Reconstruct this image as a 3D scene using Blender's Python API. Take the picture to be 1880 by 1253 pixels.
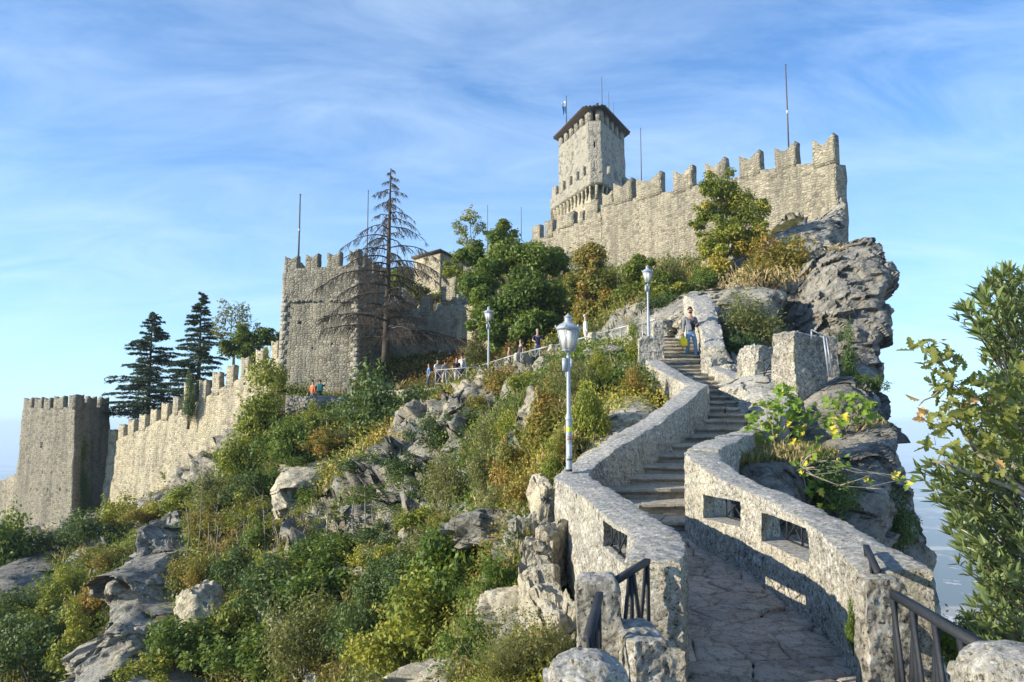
import bpy, bmesh, math, random
import numpy as np
from mathutils import Vector, Matrix
SC = bpy.context.scene
COL = SC.collection
for o in list(bpy.data.objects): bpy.data.objects.remove(o)
R = math.radians
rng = np.random.default_rng(7)
random.seed(7)

# ------------------------------------------------------------------ camera
F, CX, CY, HOR = 1460.0, 940.0, 626.5, 780.0
PITCH = math.atan((HOR - CY) / F)
cam = bpy.data.cameras.new('camera'); cam_o = bpy.data.objects.new('camera', cam); COL.objects.link(cam_o)
cam.sensor_width = 36; cam.lens = 36 * F / 1880; cam.clip_start = .05; cam.clip_end = 90000
cam_o.rotation_euler = (R(90) + PITCH, 0, 0); SC.camera = cam_o
# ------------------------------------------------------------------ light
SUN = Vector((-.95, -.27, math.tan(R(19)))).normalized()
SUN_EL = math.asin(SUN.z); SUN_AZ = math.atan2(SUN.x, SUN.y)
sl = bpy.data.lights.new('sun', 'SUN'); sl.energy = 5.0; sl.angle = R(.5); sl.color = (1, .90, .72)
so = bpy.data.objects.new('sun', sl); COL.objects.link(so)
so.rotation_euler = SUN.to_track_quat('Z', 'Y').to_euler()
W = bpy.data.worlds.new('World'); SC.world = W; W.use_nodes = True
def nd(nt, t, ins=None, **props):
    n = nt.nodes.new(t)
    for k, v in props.items(): setattr(n, k, v)
    for k, v in (ins or {}).items():
        s = n.inputs[k]
        if isinstance(v, bpy.types.NodeSocket): nt.links.new(v, s)
        else: s.default_value = v
    return n
def ramp(nt, fac, stops, interp='LINEAR'):
    n = nt.nodes.new('ShaderNodeValToRGB'); nt.links.new(fac, n.inputs[0]); n.color_ramp.interpolation = interp
    el = n.color_ramp.elements
    while len(el) < len(stops): el.new(.5)
    for e, (p, c) in zip(el, stops):
        e.position = p
        e.color = (c, c, c, 1) if isinstance(c, (int, float)) else (*c, 1)
    return n.outputs[0]
def mth(nt, op, a, b=0., c=None):
    d = {0: a, 1: b}
    if c is not None: d[2] = c
    return nd(nt, 'ShaderNodeMath', d, operation=op).outputs[0]
def mix(nt, f, a, b, mode='MIX'):
    n = nt.nodes.new('ShaderNodeMix'); n.data_type = 'RGBA'; n.blend_type = mode
    for s, v in ((n.inputs[0], f), (n.inputs[6], a), (n.inputs[7], b)):
        if isinstance(v, bpy.types.NodeSocket): nt.links.new(v, s)
        else: s.default_value = v if isinstance(v, float) else (*v, 1)
    return n.outputs[2]
wt = W.node_tree; wt.nodes.clear()
sky = nd(wt, 'ShaderNodeTexSky', sky_type='NISHITA', sun_disc=False, sun_elevation=SUN_EL, sun_rotation=SUN_AZ % (2 * math.pi),
         altitude=700, air_density=1.0, dust_density=.1, ozone_density=4.5)
gen = nd(wt, 'ShaderNodeTexCoord').outputs['Generated']
sx = nd(wt, 'ShaderNodeSeparateXYZ', {0: gen})
den = mth(wt, 'ADD', mth(wt, 'MAXIMUM', sx.outputs[2], 0.0), .22)
cu = mth(wt, 'DIVIDE', sx.outputs[0], den); cv = mth(wt, 'DIVIDE', sx.outputs[1], den)
cc = nd(wt, 'ShaderNodeCombineXYZ', {0: cu, 1: cv, 2: 0.})
mp = nd(wt, 'ShaderNodeMapping', {0: cc.outputs[0], 1: (3.1, 1.7, 0), 2: (0, 0, R(-32)), 3: (1.0, 2.1, 1)})
n1 = nd(wt, 'ShaderNodeTexNoise', {'Vector': mp.outputs[0], 'Scale': 1.7, 'Detail': 10, 'Roughness': .64, 'Distortion': .6})
n2 = nd(wt, 'ShaderNodeTexNoise', {'Vector': mp.outputs[0], 'Scale': .45, 'Detail': 3, 'Roughness': .5})
cl = mth(wt, 'MULTIPLY', ramp(wt, n1.outputs[0], [(.34, 0.), (.78, 1.)]), ramp(wt, n2.outputs[0], [(.28, .35), (.60, 1.)]))
CLOUD_GAIN = .50
cl = mth(wt, 'MULTIPLY', cl, CLOUD_GAIN)
blue = mix(wt, 1.0, sky.outputs[0], (.80, 1.24, 1.52), 'MULTIPLY')
hz = mth(wt, 'MULTIPLY', mth(wt, 'POWER', 2.718, mth(wt, 'MULTIPLY', mth(wt, 'MAXIMUM', sx.outputs[2], 0.0), -5.0)), .80)
blue = mix(wt, hz, blue, (5.0, 6.9, 8.8))
cloudy = mix(wt, cl, blue, (6.0, 7.4, 9.0))
bg = nd(wt, 'ShaderNodeBackground', {0: cloudy, 1: .10})
nd(wt, 'ShaderNodeOutputWorld', {0: bg.outputs[0]})
SC.view_settings.view_transform = 'Standard'; SC.view_settings.look = 'None'
SC.view_settings.gamma = 1; SC.view_settings.use_curve_mapping = False; SC.view_settings.exposure = 0.72
SC.cycles.volume_bounces = 2; SC.cycles.max_bounces = 6; SC.cycles.transparent_max_bounces = 8
SC.cycles.diffuse_bounces = 3; SC.cycles.glossy_bounces = 2; SC.cycles.transmission_bounces = 3

# ------------------------------------------------------------------ helpers
CT, ST = math.cos(PITCH), math.sin(PITCH)
def P(px, py, D):
    """world point at distance D (along +Y) that the photo shows at pixel px, py"""
    u = (px - CX) / F; v = (CY - py) / F
    y = CT - v * ST; z = ST + v * CT
    return Vector((u / y * D, D, z / y * D))
def X(px, py, D): return P(px, py, D).x
def Z(py, D): return P(940, py, D).z
def tag(o, label=None, cat=None, group=None, kind=None):
    if label: o['label'] = label
    if cat: o['category'] = cat
    if group: o['group'] = group
    if kind: o['kind'] = kind
    return o
def link(name, me, parent=None, mat=None):
    o = bpy.data.objects.new(name, me); COL.objects.link(o)
    if parent is not None: o.parent = parent
    if mat is not None and me is not None and not me.materials: me.materials.append(mat)
    return o
def empty(name, loc=(0, 0, 0), label=None, cat=None, group=None, rz=0, kind=None):
    o = bpy.data.objects.new(name, None); COL.objects.link(o); o.location = loc; o.rotation_euler = (0, 0, rz)
    o.empty_display_size = .3
    return tag(o, label, cat, group, kind)
def copy_tree(o, parent=None):
    c = o.copy(); COL.objects.link(c)
    if parent is not None: c.parent = parent
    for ch in KIDS.get(o.name, ()) if False else [k for k in o.children]: copy_tree(ch, c)
    return c
def mk(name, V, Fs, smooth=False, uv=True, tint=None):
    """mesh from vertex array and list of (m,k) face arrays"""
    me = bpy.data.meshes.new(name); V = np.asarray(V, np.float32).reshape(-1, 3)
    Fs = [np.asarray(f, np.int32) for f in (Fs if isinstance(Fs, list) else [Fs]) if len(f)]
    me.vertices.add(len(V)); me.vertices.foreach_set('co', V.ravel())
    nl = sum(f.size for f in Fs); npoly = sum(len(f) for f in Fs)
    me.loops.add(nl); me.loops.foreach_set('vertex_index', np.concatenate([f.ravel() for f in Fs]))
    me.polygons.add(npoly)
    sizes = np.concatenate([np.full(len(f), f.shape[1]) for f in Fs])
    me.polygons.foreach_set('loop_start', np.concatenate([[0], np.cumsum(sizes)[:-1]]).astype(np.int32))
    me.update(calc_edges=True)
    if tint is not None:
        a = me.attributes.new('tint', 'FLOAT', 'POINT'); a.data.foreach_set('value', np.asarray(tint, np.float32))
    if smooth:
        me.polygons.foreach_set('use_smooth', np.ones(npoly, bool))
        if smooth != True: me.set_sharp_from_angle(angle=R(smooth))
    return me
def boxuv(me):
    """metre-scaled box UVs: u along the wall, v up"""
    n = len(me.polygons); nrm = np.empty(n * 3, np.float32); me.polygons.foreach_get('normal', nrm); nrm = nrm.reshape(-1, 3)
    tot = np.empty(n, np.int32); me.polygons.foreach_get('loop_total', tot)
    vi = np.empty(len(me.loops), np.int32); me.loops.foreach_get('vertex_index', vi)
    co = np.empty(len(me.vertices) * 3, np.float32); me.vertices.foreach_get('co', co); co = co.reshape(-1, 3)[vi]
    N = np.repeat(nrm, tot, 0)
    # quantise the wall direction so that rough faces keep one continuous mapping
    ang = np.round(np.arctan2(N[:, 1], N[:, 0]) / (math.pi / 8)) * (math.pi / 8)
    u = -np.sin(ang) * co[:, 0] + np.cos(ang) * co[:, 1]; v = co[:, 2].copy()
    flat = np.abs(N[:, 2]) > .75
    u[flat] = co[flat, 0]; v[flat] = co[flat, 1]
    l = me.uv_layers.new(name='UVMap'); l.data.foreach_set('uv', np.stack([u, v], 1).astype(np.float32).ravel())
    return me
# vectorised gradient-free value noise
_perm = np.random.default_rng(3).random(65536).astype(np.float32)
def vnoise(p):
    p = np.asarray(p, np.float64); i = np.floor(p).astype(np.int64); f = p - i; f = f * f * f * (f * (f * 6 - 15) + 10)
    def h(dx, dy, dz):
        k = ((i[:, 0] + dx) * 73856093) ^ ((i[:, 1] + dy) * 19349663) ^ ((i[:, 2] + dz) * 83492791)
        k = (k ^ (k >> 13)) * 1274126177; k = k ^ (k >> 16)
        return _perm[k & 65535]
    fx, fy, fz = f[:, 0], f[:, 1], f[:, 2]
    a = h(0,0,0)*(1-fx)+h(1,0,0)*fx; b = h(0,1,0)*(1-fx)+h(1,1,0)*fx
    c = h(0,0,1)*(1-fx)+h(1,0,1)*fx; d = h(0,1,1)*(1-fx)+h(1,1,1)*fx
    return ((a*(1-fy)+b*fy)*(1-fz) + (c*(1-fy)+d*fy)*fz) * 2 - 1
def fbm(p, oct=4, lac=2.03, gain=.5):
    s = 0; a = 1; t = 0; p = np.asarray(p, float)
    for o in range(oct): s = s + a * vnoise(p + 17.3 * o); t += a; a *= gain; p = p * lac
    return s / t
def ridged(p, oct=4, gain=.5):
    s = 0; a = 1; t = 0; p = np.asarray(p, float)
    for o in range(oct): s = s + a * (1 - 2 * np.abs(vnoise(p + 9.1 * o))); t += a; a *= gain; p = p * 2.07
    return s / t
def worley(p, jit=.9):
    """nearest jittered cell: (random per cell (n,3), vector from its centre)"""
    p = np.asarray(p, float); ip = np.floor(p).astype(np.int64); best = np.full(len(p), 1e9); R3 = np.zeros((len(p), 3)); Lv = np.zeros((len(p), 3))
    def hh(i, s):
        k = (i[:, 0] * 73856093) ^ (i[:, 1] * 19349663) ^ (i[:, 2] * 83492791) ^ (s * 2654435); k = (k ^ (k >> 13)) * 1274126177; k = k ^ (k >> 16); return _perm[k & 65535].astype(float)
    for dx in (-1, 0, 1):
        for dy in (-1, 0, 1):
            for dz in (-1, 0, 1):
                i = ip + [dx, dy, dz]; r = np.stack([hh(i, 1), hh(i, 2), hh(i, 3)], 1); v = p - (i + .5 + (r - .5) * jit); dd = (v ** 2).sum(1); m_ = dd < best
                best[m_] = dd[m_]; R3[m_] = np.stack([hh(i, 4), hh(i, 5), hh(i, 6)], 1)[m_] - .5; Lv[m_] = v[m_]
    return R3, Lv
def fracture(V, nrm, size, amp, seed=0, stretch=(1, 1, 1.6), tilt=(.35, .25)):
    """break a surface into blocky facets, each set forward or back and leaning its own way"""
    V = np.asarray(V, float); ca, sa = math.cos(tilt[0]), math.sin(tilt[0]); q = np.stack([V[:, 0] * ca - V[:, 2] * sa, V[:, 1], V[:, 0] * sa + V[:, 2] * ca], 1)
    q = q + .35 * size * np.stack([fbm(V / size * .8 + seed, 2), fbm(V / size * .8 + seed + 20, 2), fbm(V / size * .8 + seed + 40, 2)], 1)
    r, l = worley(q / size * np.array(stretch) + seed * 5.3); return (r[:, 0] * 1.1 + (l * r).sum(1) * 1.9) * amp
def rough(V, amp, scale, seed=0, oct=3, keep=None):
    """push points about by noise of their own place (neighbouring pieces stay closed)"""
    V = np.asarray(V, float); q = V * scale + seed * 13.7
    d = np.stack([fbm(q, oct), fbm(q + 31.4, oct), fbm(q + 77.7, oct)], 1)
    if keep is not None: d = d * keep
    return V + d * amp * 1.6
def gbox(nu, nv, nw, fn):
    """surface lattice of a warped box: fn(u,v,w arrays in 0..1) -> (n,3)"""
    I, J, K = np.meshgrid(range(nu + 1), range(nv + 1), range(nw + 1), indexing='ij')
    b = (I == 0) | (I == nu) | (J == 0) | (J == nv) | (K == 0) | (K == nw)
    idx = -np.ones(I.shape, int); idx[b] = np.arange(b.sum())
    V = fn(I[b] / nu, J[b] / nv, K[b] / nw)
    def q(g, flip):
        a = np.stack([g[:-1, :-1], g[1:, :-1], g[1:, 1:], g[:-1, 1:]], -1).reshape(-1, 4)
        return a[:, ::-1] if flip else a
    Fq = np.concatenate([q(idx[0], True), q(idx[-1], False), q(idx[:, 0], False), q(idx[:, -1], True), q(idx[:, :, 0], True), q(idx[:, :, -1], False)])
    return np.asarray(V, float), Fq
class MB:
    def __init__(s): s.V = []; s.F = []; s.n = 0; s.T = []
    def add(s, V, F, t=None):
        V = np.asarray(V, float).reshape(-1, 3)
        for f in (F if isinstance(F, list) else [F]): s.F.append(np.asarray(f, int) + s.n)
        s.V.append(V); s.n += len(V)
        s.T.append(np.full(len(V), .5) if t is None else np.broadcast_to(np.asarray(t, float), (len(V),)))
        return s
    def box(s, c, sz, rz=0, **k):
        V, Fq = gbox(1, 1, 1, lambda u, v, w: np.stack([(u - .5) * sz[0], (v - .5) * sz[1], (w - .5) * sz[2]], 1))
        cz, sn = math.cos(rz), math.sin(rz)
        V = np.stack([V[:, 0] * cz - V[:, 1] * sn, V[:, 0] * sn + V[:, 1] * cz, V[:, 2]], 1) + np.array(c)
        return s.add(V, Fq, **k)
    def bar(s, a, b, w, h=None, up=(0, 0, 1)):
        a = Vector(a); b = Vector(b); h = h or w; d = (b - a).normalized(); r = d.cross(Vector(up))
        if r.length < 1e-4: r = d.cross(Vector((1, 0, 0)))
        r.normalize(); uu = r.cross(d).normalized()
        V = [p + r * (sx * w / 2) + uu * (sy * h / 2) for p in (a, b) for sx, sy in ((-1, -1), (1, -1), (1, 1), (-1, 1))]
        Fq = [[0, 3, 2, 1], [4, 5, 6, 7], [0, 1, 5, 4], [1, 2, 6, 5], [2, 3, 7, 6], [3, 0, 4, 7]]
        return s.add(np.array([tuple(p) for p in V]), np.array(Fq))
    def tube(s, pts, rad, sides=6, t=None, cap=True):
        pts = np.asarray([tuple(p) for p in pts], float); n = len(pts)
        rad = np.broadcast_to(np.asarray(rad, float), (n,))
        tan = np.gradient(pts, axis=0); tan /= np.linalg.norm(tan, axis=1)[:, None] + 1e-9
        ref = np.array([0, 0, 1.]) if abs(tan[0, 2]) < .9 else np.array([1., 0, 0])
        r = np.cross(tan, ref); r /= np.linalg.norm(r, axis=1)[:, None] + 1e-9; q = np.cross(r, tan)
        a = np.arange(sides) * 2 * math.pi / sides
        V = pts[:, None] + (r[:, None] * np.cos(a)[None, :, None] + q[:, None] * np.sin(a)[None, :, None]) * rad[:, None, None]
        i = np.arange(n * sides).reshape(n, sides); j = np.roll(i, -1, 1)
        Fq = np.stack([i[:-1], j[:-1], j[1:], i[1:]], -1).reshape(-1, 4)
        Fs = [Fq]
        if cap: Fs += [i[0][None, ::-1], i[-1][None]]
        return s.add(V.reshape(-1, 3), Fs, t=t)
    def lathe(s, prof, c=(0, 0, 0), sides=12, rot=0):
        a = np.arange(sides) * 2 * math.pi / sides + rot; prof = np.asarray(prof, float)
        V = np.stack([prof[:, None, 0] * np.cos(a), prof[:, None, 0] * np.sin(a), np.repeat(prof[:, 1:2], sides, 1)], -1).reshape(-1, 3) + np.array(c)
        i = np.arange(len(prof) * sides).reshape(-1, sides); j = np.roll(i, -1, 1)
        return s.add(V, [np.stack([i[:-1], j[:-1], j[1:], i[1:]], -1).reshape(-1, 4), i[0][None, ::-1], i[-1][None]])
    def mesh(s, name, smooth=False, tint=False, uv=False):
        Fs = {}
        for f in s.F: Fs.setdefault(f.shape[1], []).append(f)
        me = mk(name, np.concatenate(s.V), [np.concatenate(v) for v in Fs.values()], smooth=smooth, tint=np.concatenate(s.T) if tint else None)
        if uv: boxuv(me)
        return me
    def build(s, name, mat, parent=None, smooth=False, tint=False, uv=False):
        return link(name, s.mesh(name, smooth, tint, uv), parent, mat)
def carve(me, cuts):
    """cut boxes (corner lists of 8 points) out of a mesh, for openings"""
    a = bpy.data.objects.new('tmp_a', me); COL.objects.link(a); obs = [a]
    mb = MB()
    for c in cuts:
        mb.add(np.array([tuple(p) for p in c]), np.array([[0, 3, 2, 1], [4, 5, 6, 7], [0, 1, 5, 4], [1, 2, 6, 5], [2, 3, 7, 6], [3, 0, 4, 7]]))
    cme = mb.mesh('tmp'); bm = bmesh.new(); bm.from_mesh(cme); bmesh.ops.recalc_face_normals(bm, faces=bm.faces); bm.to_mesh(cme); bm.free()
    b = bpy.data.objects.new('tmp_b', cme); COL.objects.link(b)
    m = a.modifiers.new('b', 'BOOLEAN'); m.operation = 'DIFFERENCE'; m.object = b; m.solver = 'EXACT'; m.use_self = False
    dg = bpy.context.evaluated_depsgraph_get(); dg.update()
    out = bpy.data.meshes.new_from_object(a.evaluated_get(dg))
    bpy.data.objects.remove(a); bpy.data.objects.remove(b)
    return out
def cutbox(c, u, n, w, d, h):
    """box centred c, width w along u, depth d along n, height h"""
    c = Vector(c); u = Vector(u).normalized(); n = Vector(n).normalized(); z = Vector((0, 0, 1))
    return [c + u * (a * w / 2) + n * (b * d / 2) + z * (e * h / 2) for e in (-1, 1) for a, b in ((-1, -1), (1, -1), (1, 1), (-1, 1))]

# ------------------------------------------------------------------ materials
def newmat(name):
    m = bpy.data.materials.new(name); m.use_nodes = True; nt = m.node_tree; nt.nodes.clear(); return m, nt
def finish(nt, col, rough_=.9, height=None, bstr=.5, bdist=.05, spec=.25, extra=None, metal=0.):
    d = {'Base Color': col, 'Roughness': rough_, 'Specular IOR Level': spec, 'Metallic': metal}
    if height is not None:
        b = nd(nt, 'ShaderNodeBump', {'Strength': bstr, 'Distance': bdist, 'Height': height}); d['Normal'] = b.outputs[0]
    if isinstance(col, tuple): d['Base Color'] = (*col, 1)
    bs = nd(nt, 'ShaderNodeBsdfPrincipled', d)
    nd(nt, 'ShaderNodeOutputMaterial', {0: bs.outputs[0]}); return bs
def masonry(name, ca, cb, cm, su=3.2, sv=6.2, bd=.055, stain=.5, patch=(.46, .41, .30)):
    m, nt = newmat(name)
    uv = nd(nt, 'ShaderNodeUVMap').outputs[0]
    pos = nd(nt, 'ShaderNodeNewGeometry').outputs['Position']
    dn = nd(nt, 'ShaderNodeTexNoise', {'Vector': uv, 'Scale': 2.2, 'Detail': 2})
    dv = nd(nt, 'ShaderNodeVectorMath', {0: dn.outputs['Color'], 1: (.5, .5, .5)}, operation='SUBTRACT').outputs[0]
    dv = nd(nt, 'ShaderNodeVectorMath', {0: dv, 'Scale': .16}, operation='SCALE').outputs[0]
    q = nd(nt, 'ShaderNodeVectorMath', {0: uv, 1: dv}).outputs[0]
    q = nd(nt, 'ShaderNodeVectorMath', {0: q, 1: (su, sv, 1)}, operation='MULTIPLY').outputs[0]
    ve = nd(nt, 'ShaderNodeTexVoronoi', {'Vector': q, 'Scale': 1., 'Randomness': .72}, voronoi_dimensions='2D', feature='DISTANCE_TO_EDGE')
    vc = nd(nt, 'ShaderNodeTexVoronoi', {'Vector': q, 'Scale': 1., 'Randomness': .72}, voronoi_dimensions='2D', feature='F1')
    cell = nd(nt, 'ShaderNodeSeparateColor', {0: vc.outputs['Color']})
    base = mix(nt, cell.outputs[0], ca, cb)
    base = mix(nt, ramp(nt, cell.outputs[1], [(.80, 0.), (.84, .85)]), base, tuple(c * .45 for c in ca))
    big = nd(nt, 'ShaderNodeTexNoise', {'Vector': pos, 'Scale': .28, 'Detail': 5, 'Roughness': .6})
    base = mix(nt, ramp(nt, big.outputs[0], [(.42, 0.), (.62, .75)]), base, mix(nt, .55, base, patch))
    stn = nd(nt, 'ShaderNodeMapping', {0: pos, 3: (1.1, 1.1, .16)})
    st = nd(nt, 'ShaderNodeTexNoise', {'Vector': stn.outputs[0], 'Scale': 1., 'Detail': 6, 'Roughness': .65})
    base = mix(nt, ramp(nt, st.outputs[0], [(.45, 0.), (.68, stain)]), base, (.10, .10, .085))
    fine = nd(nt, 'ShaderNodeTexNoise', {'Vector': pos, 'Scale': 9., 'Detail': 5, 'Roughness': .7})
    base = mix(nt, .8, base, ramp(nt, fine.outputs[0], [(.3, .42), (.7, 1.)]), 'MULTIPLY')
    jt = ramp(nt, ve.outputs[0], [(.02, 0.), (.12, 1.)])
    lic = nd(nt, 'ShaderNodeTexNoise', {'Vector': pos, 'Scale': 3.4, 'Detail': 6, 'Roughness': .72})
    base = mix(nt, ramp(nt, lic.outputs[0], [(.60, 0.), (.66, .55)]), base, (.50, .48, .41))
    colr = mix(nt, jt, mix(nt, .6, cm, base), base)
    h = mth(nt, 'ADD', mth(nt, 'MULTIPLY', ramp(nt, ve.outputs[0], [(0., 0.), (.22, 1.)]), mth(nt, 'ADD', mth(nt, 'MULTIPLY', cell.outputs[2], .6), .5)), mth(nt, 'MULTIPLY', fine.outputs[0], .45))
    finish(nt, colr, .93, h, .95, bd)
    return m
def rockmat(name, c0, c1, c2, lich=(.55, .54, .50), lstr=.55, dark=(.07, .068, .06), scale=1., bd=.05, strata=0., pit=.6, tilt=(20, 35, 0), moss=0., f1=7., f2=26., stones=0., top=0.):
    m, nt = newmat(name)
    pos = nd(nt, 'ShaderNodeNewGeometry').outputs['Position']
    sc = nd(nt, 'ShaderNodeVectorMath', {0: pos, 'Scale': scale}, operation='SCALE').outputs[0]
    a = nd(nt, 'ShaderNodeTexNoise', {'Vector': sc, 'Scale': .9, 'Detail': 8, 'Roughness': .62, 'Distortion': .3})
    b = nd(nt, 'ShaderNodeTexNoise', {'Vector': sc, 'Scale': f1, 'Detail': 9, 'Roughness': .74})
    c = nd(nt, 'ShaderNodeTexNoise', {'Vector': sc, 'Scale': f2, 'Detail': 4, 'Roughness': .7})
    base = ramp(nt, a.outputs[0], [(.32, c0), (.5, c1), (.68, c2)])
    base = mix(nt, ramp(nt, b.outputs[0], [(.52, 0.), (.60, lstr)]), base, lich)
    base = mix(nt, ramp(nt, b.outputs[0], [(.36, pit), (.46, 0.)]), base, dark)
    base = mix(nt, ramp(nt, c.outputs[0], [(.36, pit), (.45, 0.)]), base, dark)
    base = mix(nt, ramp(nt, c.outputs[0], [(.57, 0.), (.64, lstr * .8)]), base, lich)
    h = mth(nt, 'ADD', mth(nt, 'MULTIPLY', b.outputs[0], 1.), mth(nt, 'MULTIPLY', c.outputs[0], .42))
    if strata > 0:
        mpn = nd(nt, 'ShaderNodeMapping', {0: sc, 2: tuple(R(t) for t in tilt)})
        mp2 = nd(nt, 'ShaderNodeVectorMath', {0: mpn.outputs[0], 1: (.5, .5, 5.5)}, operation='MULTIPLY')
        w = nd(nt, 'ShaderNodeTexNoise', {'Vector': mp2.outputs[0], 'Scale': 1.3, 'Detail': 8, 'Roughness': .68, 'Distortion': .5})
        base = mix(nt, ramp(nt, w.outputs[0], [(.40, strata), (.47, 0.)]), base, dark)
        base = mix(nt, ramp(nt, w.outputs[0], [(.56, 0.), (.66, strata * .5)]), base, c2)
        h = mth(nt, 'ADD', h, mth(nt, 'MULTIPLY', w.outputs[0], 2.2 * strata))
        wn = nd(nt, 'ShaderNodeVectorMath', {0: sc, 1: nd(nt, 'ShaderNodeVectorMath', {0: a.outputs['Color'], 'Scale': 2.6}, operation='SCALE').outputs[0]})
        ck = nd(nt, 'ShaderNodeTexVoronoi', {'Vector': wn.outputs[0], 'Scale': .95}, feature='DISTANCE_TO_EDGE')
        ckr = ramp(nt, ck.outputs[0], [(.0, 0.), (.035, 1.)])
        base = mix(nt, mth(nt, 'MULTIPLY', mth(nt, 'SUBTRACT', 1., ckr), .3), base, dark)
        h = mth(nt, 'ADD', h, mth(nt, 'MULTIPLY', ckr, .35))
    if stones > 0:
        qv = nd(nt, 'ShaderNodeVectorMath', {0: pos, 1: nd(nt, 'ShaderNodeVectorMath', {0: a.outputs['Color'], 'Scale': .5}, operation='SCALE').outputs[0]})
        q3 = nd(nt, 'ShaderNodeVectorMath', {0: qv.outputs[0], 1: (1., 1., 1.7)}, operation='MULTIPLY')
        v1 = nd(nt, 'ShaderNodeTexVoronoi', {'Vector': q3.outputs[0], 'Scale': 3.4}, feature='DISTANCE_TO_EDGE'); v2 = nd(nt, 'ShaderNodeTexVoronoi', {'Vector': q3.outputs[0], 'Scale': 3.4})
        cr = ramp(nt, v1.outputs[0], [(.0, 0.), (.09, 1.)]); vs_ = nd(nt, 'ShaderNodeSeparateColor', {0: v2.outputs['Color']})
        base = mix(nt, stones, base, ramp(nt, vs_.outputs[0], [(0., .55), (1., 1.25)]), 'MULTIPLY')
        base = mix(nt, mth(nt, 'MULTIPLY', mth(nt, 'SUBTRACT', 1., cr), stones), base, dark)
        h = mth(nt, 'ADD', h, mth(nt, 'MULTIPLY', mth(nt, 'ADD', cr, vs_.outputs[1]), .55 * stones))
    if top > 0:
        nz_ = nd(nt, 'ShaderNodeSeparateXYZ', {0: nd(nt, 'ShaderNodeNewGeometry').outputs['Normal']}).outputs[2]
        lt = nd(nt, 'ShaderNodeTexNoise', {'Vector': pos, 'Scale': 18., 'Detail': 8, 'Roughness': .8})
        tc = ramp(nt, lt.outputs[0], [(.36, (.10, .10, .09)), (.45, (.30, .295, .27)), (.56, (.48, .47, .44)), (.64, (.74, .73, .69))])
        base = mix(nt, mth(nt, 'MULTIPLY', ramp(nt, nz_, [(.55, 0.), (.85, 1.)]), top), base, tc)
    if moss > 0:
        g = nd(nt, 'ShaderNodeTexNoise', {'Vector': sc, 'Scale': 1.7, 'Detail': 7, 'Roughness': .7})
        base = mix(nt, ramp(nt, g.outputs[0], [(.55, 0.), (.63, moss)]), base, (.10, .095, .03))
    finish(nt, base, .95, h, 1., bd, spec=.15)
    return m
def plain(name, col, rough_=.6, metal=0., spec=.4, noise=.0, nscale=20):
    m, nt = newmat(name)
    if noise:
        n = nd(nt, 'ShaderNodeTexNoise', {'Vector': nd(nt, 'ShaderNodeTexCoord').outputs['Object'], 'Scale': float(nscale), 'Detail': 4})
        c = mix(nt, float(noise), col, ramp(nt, n.outputs[0], [(.3, tuple(x * .35 for x in col)), (.7, tuple(min(1, x * 1.25) for x in col))]))
        finish(nt, c, rough_, n.outputs[0], .3, .01, spec, metal=metal)
    else: finish(nt, col, rough_, spec=spec, metal=metal)
    return m
def leafmat(name, stops, trans=.35, rough_=.55):
    m, nt = newmat(name)
    t = nd(nt, 'ShaderNodeAttribute', attribute_name='tint').outputs['Fac']
    oi = nd(nt, 'ShaderNodeObjectInfo').outputs['Random']
    stops = [(p, tuple(min(.75, x * 1.55) for x in c)) for p, c in stops]
    f = mth(nt, 'ADD', t, mth(nt, 'MULTIPLY', mth(nt, 'SUBTRACT', oi, .5), .16))
    c = ramp(nt, f, stops)
    bs = nd(nt, 'ShaderNodeBsdfPrincipled', {'Base Color': c, 'Roughness': rough_, 'Specular IOR Level': .3})
    tr = nd(nt, 'ShaderNodeBsdfTranslucent', {0: mix(nt, .5, c, (.30, .34, .03))})
    mx = nd(nt, 'ShaderNodeMixShader', {0: trans, 1: bs.outputs[0], 2: tr.outputs[0]})
    nd(nt, 'ShaderNodeOutputMaterial', {0: mx.outputs[0]}); return m
M = {}
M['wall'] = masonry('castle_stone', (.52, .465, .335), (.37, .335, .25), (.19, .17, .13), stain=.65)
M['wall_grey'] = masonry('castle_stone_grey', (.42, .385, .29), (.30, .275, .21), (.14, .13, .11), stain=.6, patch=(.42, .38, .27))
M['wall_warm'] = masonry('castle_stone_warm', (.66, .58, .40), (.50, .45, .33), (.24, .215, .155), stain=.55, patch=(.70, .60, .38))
M['keep'] = masonry('keep_stone', (.46, .43, .35), (.38, .355, .29), (.24, .225, .185), su=2.2, sv=3.4, stain=.3)
M['cream'] = masonry('pale_ashlar', (.56, .50, .35), (.48, .43, .31), (.40, .36, .26), su=1.7, sv=2.6, stain=.12)
M['terr_wall'] = masonry('grey_stone', (.26, .26, .25), (.19, .19, .19), (.10, .10, .10), su=3.4, sv=5.0)
M['parapet'] = rockmat('parapet_stone', (.25, .235, .195), (.42, .39, .31), (.56, .505, .37), lich=(.70, .685, .64), lstr=.85, dark=(.032, .03, .026), scale=1.25, bd=.032, pit=.95, f1=14., f2=40., moss=.25, stones=.22, top=.85)
M['pitted'] = rockmat('pitted_stone', (.20, .185, .15), (.34, .31, .25), (.50, .45, .34), lich=(.62, .61, .57), lstr=.6, dark=(.04, .038, .032), scale=1.3, bd=.05, pit=1., f1=8., f2=22., stones=.35, top=.7)
M['rock'] = rockmat('cliff_rock', (.24, .235, .215), (.40, .38, .32), (.56, .50, .36), scale=.55, bd=.14, strata=.5, lstr=.35, pit=.5, moss=.5)
M['rock_grey'] = rockmat('grey_cliff', (.18, .172, .155), (.31, .295, .255), (.46, .42, .335), scale=.45, bd=.2, strata=.55, lstr=.4, pit=.6, tilt=(14, 28, 0))
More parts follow.
